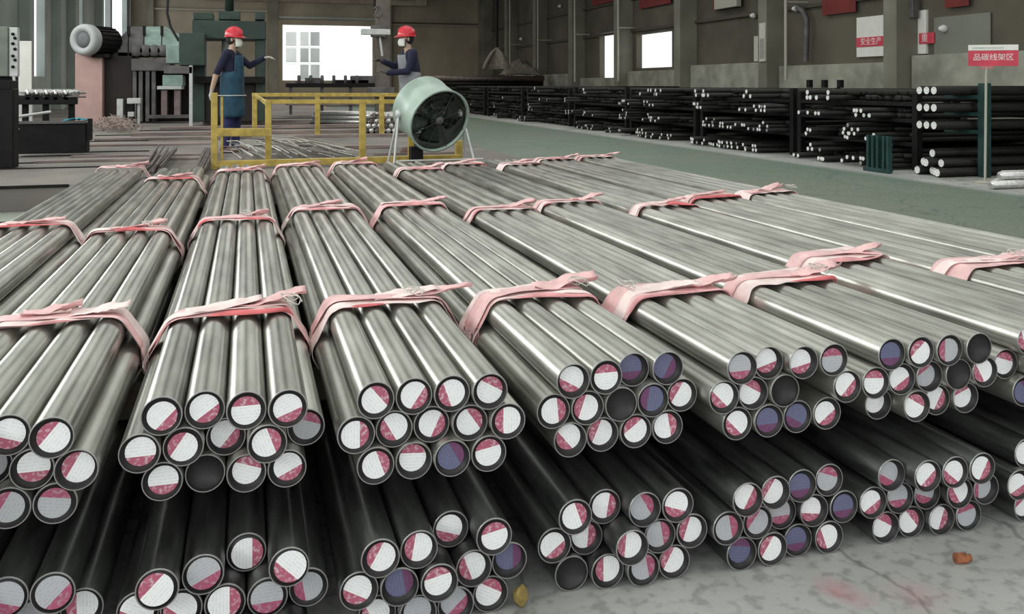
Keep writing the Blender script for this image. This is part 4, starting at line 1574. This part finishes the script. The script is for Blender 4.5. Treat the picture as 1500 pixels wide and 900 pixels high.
# further bays
rs = random.Random(3)
RKS, RKO = [], []
BAYS = [(12.4, 15.4), (15.9, 19.4), (20.0, 23.6), (24.2, 28.2), (29.0, 33.5), (34.5, 39.5), (40.5, 46.0)]
BLAB = ['in the rack bay behind the stacked green frames', 'in the second rack bay behind the green frames', 'in the third rack bay along the aisle',
        'in the fourth rack bay along the aisle', 'in the fifth rack bay along the aisle', 'in the sixth rack bay along the aisle', 'in the farthest rack bay by the end wall']
NB = [64, 98, 68, 34, 18, 8, 5]
for k, (a0, a1) in enumerate(BAYS):
    RKS.append((a0, a1)); rk = thing('bar_rack', 'dark steel bar rack, %s bay from the sign along the aisle' % ORD[k + 1], 'rack', (0, 0, 0), 0, 'bar racks along the right aisle')
    RKO.append(rk)
    tiers = [.02, .46, .86, 1.14]
    for s in (10.75, 14.6):
        for a in (a0 - .12, a1 + .12):
            MB().box((s - .06, a - .06, .001), (s + .06, a + .06, 1.36 if k % 2 else 1.30)).build('upright', BLACK, rk)
        for z in tiers[1:]:
            MB().box((s - .05, a0 - .06, z - .07), (s + .05, a1 + .06, z - .001)).build('arm', BLACK, rk)
    # each tier is packed with bars; the ones that stick out with painted ends are things, the dark rest is stock
    n = NB[k]
    per = [int(n * f) for f in (.38, .30, .20, .12)]
    for ti, z in enumerate(tiers):
        r = (.045, .042, .045, .055)[ti] + (.012 if k > 3 else 0)
        zt = (tiers[ti + 1] - .09) if ti < 3 else (1.40 if k < 5 else 1.5)
        slots = []
        lv = 0
        while z + 2 * r + lv * 1.76 * r < zt:
            aa = a0 + .03 + r + (lv % 2) * 1.02 * r
            while aa < a1 - r:
                if nz(aa * 1.7, ti * 3 + k * 5.0) > -.45 + .28 * lv:
                    slots.append((aa, z + r + lv * 1.77 * r + .001))
                aa += 2.04 * r
            lv += 1
        # clusters of painted ends
        cen_ = [rs.uniform(a0, a1) for _ in range(max(2, per[ti] // 3))]
        slots.sort(key=lambda q: min(abs(q[0] - c) for c in cen_) + rs.uniform(0, .45))
        take = slots[:per[ti]]
        rest = slots[per[ti]:]
        tl_ = ('lowest', 'second', 'third', 'top')[ti]
        for (aa, zz) in take:
            rack_bar(Vector((SF + .02 + .35 * abs(nz(aa * .9, ti * 2.0)) + rs.uniform(0, .14), aa, zz)), r, 5.2, 'white-ended dark bar, %s tier, ' % tl_ + BLAB[k], 'bars ' + BLAB[k],
                     'w' if rs.random() < (.9 if k < 4 else .6) else 'g')
            count += 1
        bb = MB()
        for (aa, zz) in rest:
            s_ = SF + .5 + .8 * abs(nz(aa * .7, zz * 3)) + rs.uniform(0, .3)
            bb.lathe([(0, 0), (r, 0), (r, 15.2 - s_), (0, 15.2 - s_)], align((s_, aa, zz), (1, 0, 0)), 8)
        if bb.v:
            bb.build('stock_bars', RACKBAR, rk, kind='stuff')
# stub posts on the racks
for x in (1186, 1208, 1231):
    p = on_s(x, 117, 14.6)
    kk = min(range(len(RKS)), key=lambda k: abs((RKS[k][0] + RKS[k][1]) / 2 - p.y))
    MB().box((p.x - .06, p.y - .07, 1.36), (p.x + .06, p.y + .07, p.z)).build('stub_post', BLACK, RKO[kk])

# stack of dark green frames on the floor before the racks
fs_ = thing('frame_stack', 'stack of dark green upright steel frames on the floor before the racks', 'frame stack')
for i, x in enumerate((1274, 1281, 1288, 1297, 1303)):
    p = on_s(x, 258, 9.95)
    MB().box((9.9, p.y - .026, .001), (9.98, p.y + .026, .60)).build('upright', GREENP, fs_)
    if i in (1, 3):
        for z in (.02, .24, .42):
            MB().box((9.981, p.y - .03, z), (10.08, p.y + .03, z + .06)).build('cross_bar', GREENP, fs_)
p, q = on_s(1274, 258, 9.95), on_s(1303, 258, 9.95)
MB().box((9.88, q.y - .08, .0005), (9.90, p.y + .08, .07)).build('foot_rail', GREENP, fs_)

# polished bars on the floor at the right edge
for i, (lv, a) in enumerate(((0, 9.75), (0, 9.88), (0, 10.01), (1, 9.815), (1, 9.945))):
    sx = on_a(1452, 265, a).x + .05 * i
    b = MB().lathe([(0, 0), (.055, 0), (.06, .005), (.06, 4.0), (0, 4.0)], align((0, 0, 0), (1, 0, 0)), 18)
    b.build('polished_bar', SILV, loc=(sx, a, .0605 + .112 * lv), label='%s polished bar in the %s row of the low stack right of the sign' % (('front', 'middle', 'rear', 'front', 'rear')[i], ('bottom', 'top')[lv]), cat='steel bar', group='polished bars by the sign')

# red sign on a post
AS = 10.35
sp_ = on_z(1443, 268, 0)
sg = thing('sign_post', 'red sign board with white header on a thin pole by the racks', 'sign', (sp_.x, sp_.y, 0))
zt = on_a(1450, 100, sp_.y).z
MB().tube([Vector((0, 0, .03)), Vector((.02, 0, zt + .02))], .018, 10).build('pole', GALV, sg)
MB().lathe([(0, 0.0005), (.15, 0.0005), (.15, .02), (.03, .035), (0, .035)], Matrix.Identity(4), 24).build('foot', GALV, sg)
c0, c1 = on_a(1424, 74, sp_.y), on_a(1477, 97, sp_.y)
w_, h_ = c1.x - c0.x, c0.z - c1.z
ctr = (c0 + c1) / 2 - Vector((sp_.x, sp_.y, 0))
yaw = -TH - .25
Ms = Matrix.Translation(ctr + Vector((0, -.05, 0))) @ Matrix.Rotation(yaw, 4, 'Z')
MB().box((-w_ / 2, -.012, -h_ / 2), (w_ / 2, .012, h_ / 2), M=Ms).build('red_panel', REDP, sg)
hp = MB().box((-w_ / 2, -.016, h_ / 2 + .003), (w_ / 2, .012, h_ / 2 + .085), M=Ms).build('header_panel', WHITEP, sg)
MB().box((-w_ / 2 + .05, -.019, h_ / 2 + .028), (w_ / 2 - .2, -.0165, h_ / 2 + .05), M=Ms).build('header_line', LGREY, hp)
MB().box((-.17, -.012, -h_ / 2 - .045), (.0, .012, -h_ / 2 - .003), M=Ms).build('lower_tab', mat('tab_pink', (0.45, 0.2, 0.18), 0.7), sg)
RX = Matrix.Rotation(pi / 2, 4, 'X')
text_mesh('lettering', '品碳线架区', w_ * .165, TXTW, Ms @ Matrix.Translation((0, -.016, .01)) @ RX, sg)

# ------------------------------------------------------------------ fittings on the walls
def wall_panel(name, label, cat, x0, y0, x1, y1, s, m, t=.05, group=None):
    p, q = on_s(x1, y0, s), on_s(x0, y1, s)
    zt_, zb_ = on_s((x0 + x1) / 2, y0, s).z, on_s((x0 + x1) / 2, y1, s).z
    return MB().box((s - t, p.y, zb_), (s, q.y, zt_)).build(name, m, label=label, cat=cat, group=group), p.y, q.y, zb_, zt_


o1, a0_, a1_, z0_, z1_ = wall_panel('white_board', 'white wall board crossed by a red lettered banner, left of the near column', 'board', 1258, 24, 1299, 83, SR - .002, WHITEP, .08)
rbn, b0_, b1_, c0_, c1_ = wall_panel('red_banner', 'red banner with white lettering across the white wall board', 'banner', 1255, 54, 1299, 68, SR - .083, REDP, .02)
WF = Matrix.Rotation(-pi / 2, 4, 'Z') @ RX       # text on the right wall, read from inside the hall
text_mesh('lettering', '安全生产', .22, TXTW, Matrix.Translation((SR - .105, (b0_ + b1_) / 2, (c0_ + c1_) / 2)) @ WF, rbn)
o2, *_r = wall_panel('white_board', 'narrow white board on the wall right of the near column', 'board', 1348, 15, 1360, 79, SR - .002, WHITEP, .08)
rb2, b0_, b1_, c0_, c1_ = wall_panel('red_banner', 'short red banner hung over the narrow white board', 'banner', 1347, 48, 1369, 64, SR - .083, REDP, .02)
text_mesh('lettering', '重', .24, TXTW, Matrix.Translation((SR - .105, b1_ - .2, (c0_ + c1_) / 2)) @ WF, rb2)
wall_panel('grey_panel', 'large grey-green sheet panel on the wall behind the sign', 'panel', 1369.5, 22, 1452, 79, SR - .03, mat('sheet_grey_green', (0.20, 0.205, 0.17), 0.6, 0, 0.05, 1), .03)
for i, (x0, x1, y0, y1, lb) in enumerate(((937, 983, -14, 9, 'dark red banner above the bright right-hand window'), (1205, 1254, -14, 20, 'dark red banner high on the wall left of the white board'),
                                      (1045, 1062, -14, 14, 'narrow dark red banner high between two columns'), (868, 903, -14, 5, 'dark red banner above the tall narrow window'),
                                      (1385, 1420, -14, 10, 'dark red banner above the grey-green sheet panel'))):
    wall_panel('red_banner', lb, 'banner', x0, y0, x1, y1, SR - .13, REDD, .02, 'banners high on the right wall')
pa_, qa_ = on_s(934, 9, SR - .14), on_s(985, 9, SR - .14)
# notice plate on a column
cn = min(COLA, key=lambda a: abs(a - on_s(1130, 50, SR - .75).y))
pz0, pz1 = on_s(1122, 90, SR - .8).z, on_s(1122, 33, SR - .8).z
npl = MB().box((SR - .80, cn - .24, pz0), (SR - .751, cn + .1, pz1)).build('notice_plate', mat('notice_paper', (0.55, 0.53, 0.47), 0.7, 0, 0.15, 20), label='tall pale notice plate on the column in mid wall', cat='notice')
MB().box((SR - .805, cn - .2, pz0 + .1), (SR - .8005, cn + .06, pz1 - .5)).build('print_field', mat('notice_print', (0.33, 0.31, 0.28), 0.8, 0, 0.5, 60), npl)
wall_panel('notice_sheet', 'small pale notice sheet beside the notice plate', 'notice', 1105, 53, 1111, 90, SR - .03, mat('notice_paper', (0.5, 0.5, 0.45)), .02)
# junction boxes, lamps, conduits
for i, (x0, y0, x1, y1, lb) in enumerate(((1327, -5, 1346, 27, 'grey junction box above the dark recess by the near column'), (1053, -5, 1086, 12, 'pale slatted box high between two columns'),
                                          (1315, -12, 1326, 27, 'pale hanging cable bundle beside the junction box'))):
    wall_panel('junction_box', lb, 'wall box', x0, y0, x1, y1, SR - .16, GREYM if i == 0 else GALV, .2)
for i, (x, y, lb) in enumerate(((1106, 23, 'small round lamp on the wall left of the notice plate'), (822, 9, 'small bright lamp high on the far right wall'), (765, 57, 'tiny lamp between the far columns'),
                                (1168, 13, 'small lamp at the bend of a wall pipe'), (1385, 42, 'small round lamp on the grey-green panel'))):
    p = on_s(x, y, SR - .05)
    rr = .10
    lp = MB().lathe([(0, .22), (rr * .5, .2), (rr, .1), (rr * .9, .02), (rr * .4, 0), (0, 0)], align(p + Vector((.02, 0, 0)), (-1, 0, 0)), 16).build('wall_lamp', LAMPG, label=lb, cat='lamp', group='small lamps on the right wall')
    MB().lathe([(0, .0), (rr * 1.1, .0), (rr * 1.1, -.03), (0, -.03)], align(p + Vector((.0, 0, 0)), (-1, 0, 0)), 16).build('collar', GREYM, lp)
for i, (x, lb) in enumerate(((1151, 'pale conduit running up beside the notice column'), (905.5, 'pale conduit beside the tall narrow window'), (842, 'pale conduit on the far right wall'), (788, 'pale conduit next to the farthest columns'), (747, 'pale conduit by the corner of the end wall'))):
    p = on_s(x, 0, SR - .82)
    cp = MB().tube([Vector((SR - .82, p.y, 1.6)), Vector((SR - .82, p.y, 8.8))], .05, 8).build('conduit', GALV, label=lb, cat='conduit', group='conduits on the right wall')
    MB().box((SR - .82, p.y - .03, 4.0), (SR - .01, p.y + .03, 4.06)).build('bracket', GALV, cp)
pp = MB().tube([on_s(1168, 10, SR - .3), on_s(1176, 16, SR - .3), on_s(1182, 28, SR - .3), on_s(1180, 90, SR - .3)], .09, 10).build('wall_pipe', GREYM, label='bent grey pipe on the wall between two columns', cat='pipe')
# beam sign at the top of the end wall
p, q = on_a(559, -22, A1 - .5), on_a(625, 9, A1 - .5)
bs = MB().box((p.x, A1 - .55, q.z), (q.x, A1 - .46, p.z)).build('beam_sign', BEIGE, label='beige sign board with dark lettering at the top of the end wall', cat='sign')
text_mesh('lettering', '安全第一', .62, TXTD, Matrix.Translation(((p.x + q.x) / 2 + .3, A1 - .56, q.z + .55)) @ RX, bs)

# far pile of long bars under the hanging sling
rs = random.Random(9)
pl_l = 'long dark bar lying crosswise in the far pile under the sling'
k = 0
for lv in range(7):
    for c in range(4 - lv // 3):
        a = 47.2 + c * .34 + (lv % 2) * .17
        s_ = 8.3 + rs.uniform(-.2, 1.2) + lv * .1
        r = .15
        b = MB().lathe([(0, 0), (r, 0), (r, 6.2), (0, 6.2)], align((0, 0, 0), (1, 0, 0)), 14)
        b.build('long_bar', RACKBAR if lv < 6 else DUSKROD, loc=(s_, a, .152 + lv * .275), label=pl_l, cat='steel bar', group='long bars of the far pile')
# hanging sling of ropes
top = on_a(728, 70, 46.3)
sl = thing('rope_sling', 'bunched rope sling hanging from a chain over the far pile', 'sling', (top.x, 46.3, top.z))
MB().tube([Vector((0, 0, 0)), Vector((0, 0, 5.5))], .07, 8).build('chain', BLACK, sl)
for k in range(16):
    t = 2 * pi * k / 16
    x1_ = (k - 8) * .085
    pts = [Vector((0, 0, 0)), Vector((x1_ * .45, .25 * sin(t), -.30)), Vector((x1_ * .9, .35 * sin(t), -.8)), Vector((x1_ * 1.1, .4 * sin(t), -1.15))]
    MB().tube(pts, [.06, .09, .10, .08], 8).build('rope', SACK, sl)
hp_ = MB()
g = []
c = on_a(758, 100, 48.6)
for i in range(16):
    row = []
    for j in range(10):
        u, v = i / 15 * 2 - 1, j / 9 * 2 - 1
        zz = 2.05 + .75 * max(0, 1 - u * u) * max(0, 1 - v * v) * (1 + .5 * nz(u * 4, v * 4, 2)) + .1 * nz(u * 12, v * 5, 4)
        row.append(Vector((c.x + u * 1.1, 48.0 + v * .6, zz)))
    g.append(row)
ho = hp_.grid(g).build('sack_heap', SACK, label='heap of brown sacking on the far pile right of the sling', cat='sacking')
ho.modifiers.new('t', 'SOLIDIFY').thickness = .05

# ------------------------------------------------------------------ small things on the concrete
def pebble(name, m, x, y, size, sc_, label, cat, seed):
    p = on_z(x, y, 0)
    bm = bmesh.new()
    bmesh.ops.create_icosphere(bm, subdivisions=3, radius=1)
    for v in bm.verts:
        n_ = 1 + .25 * mnoise.noise(v.co * 1.6 + Vector((seed, 0, 0)))
        v.co = Vector((v.co.x * sc_[0] * n_, v.co.y * sc_[1] * n_, v.co.z * sc_[2] * n_)) * size
    zmin = min(v.co.z for v in bm.verts)
    for v in bm.verts: v.co.z -= zmin
    me = bpy.data.meshes.new(name); bm.to_mesh(me); bm.free()
    for pl in me.polygons: pl.use_smooth = True
    me.materials.append(m)
    o = link(name, me, None, label, cat, None, None, (p.x, p.y, 0.0005))
    o.rotation_euler = (0, 0, seed)
    return o


pebble('stone', OCHRE, 763, 888, .027, (.8, .7, 1.0), 'small ochre stone on the concrete by the fourth lower bundle', 'stone', .4)
p = on_z(1406, 824, 0)
rb_ = MB().lathe([(0, 0), (.017, 0), (.022, .004), (.022, .055), (.016, .06), (.016, .075), (0, .075)], align((0, 0, .022), (1, -.25, 0)), 16)
ro_ = rb_.build('rusty_plug', RUST, loc=(p.x - .02, p.y, .0006), label='small rusty iron plug lying on the bare concrete', cat='iron scrap')
ro_.scale = (.66, .66, .66)
print('rack bars', count)
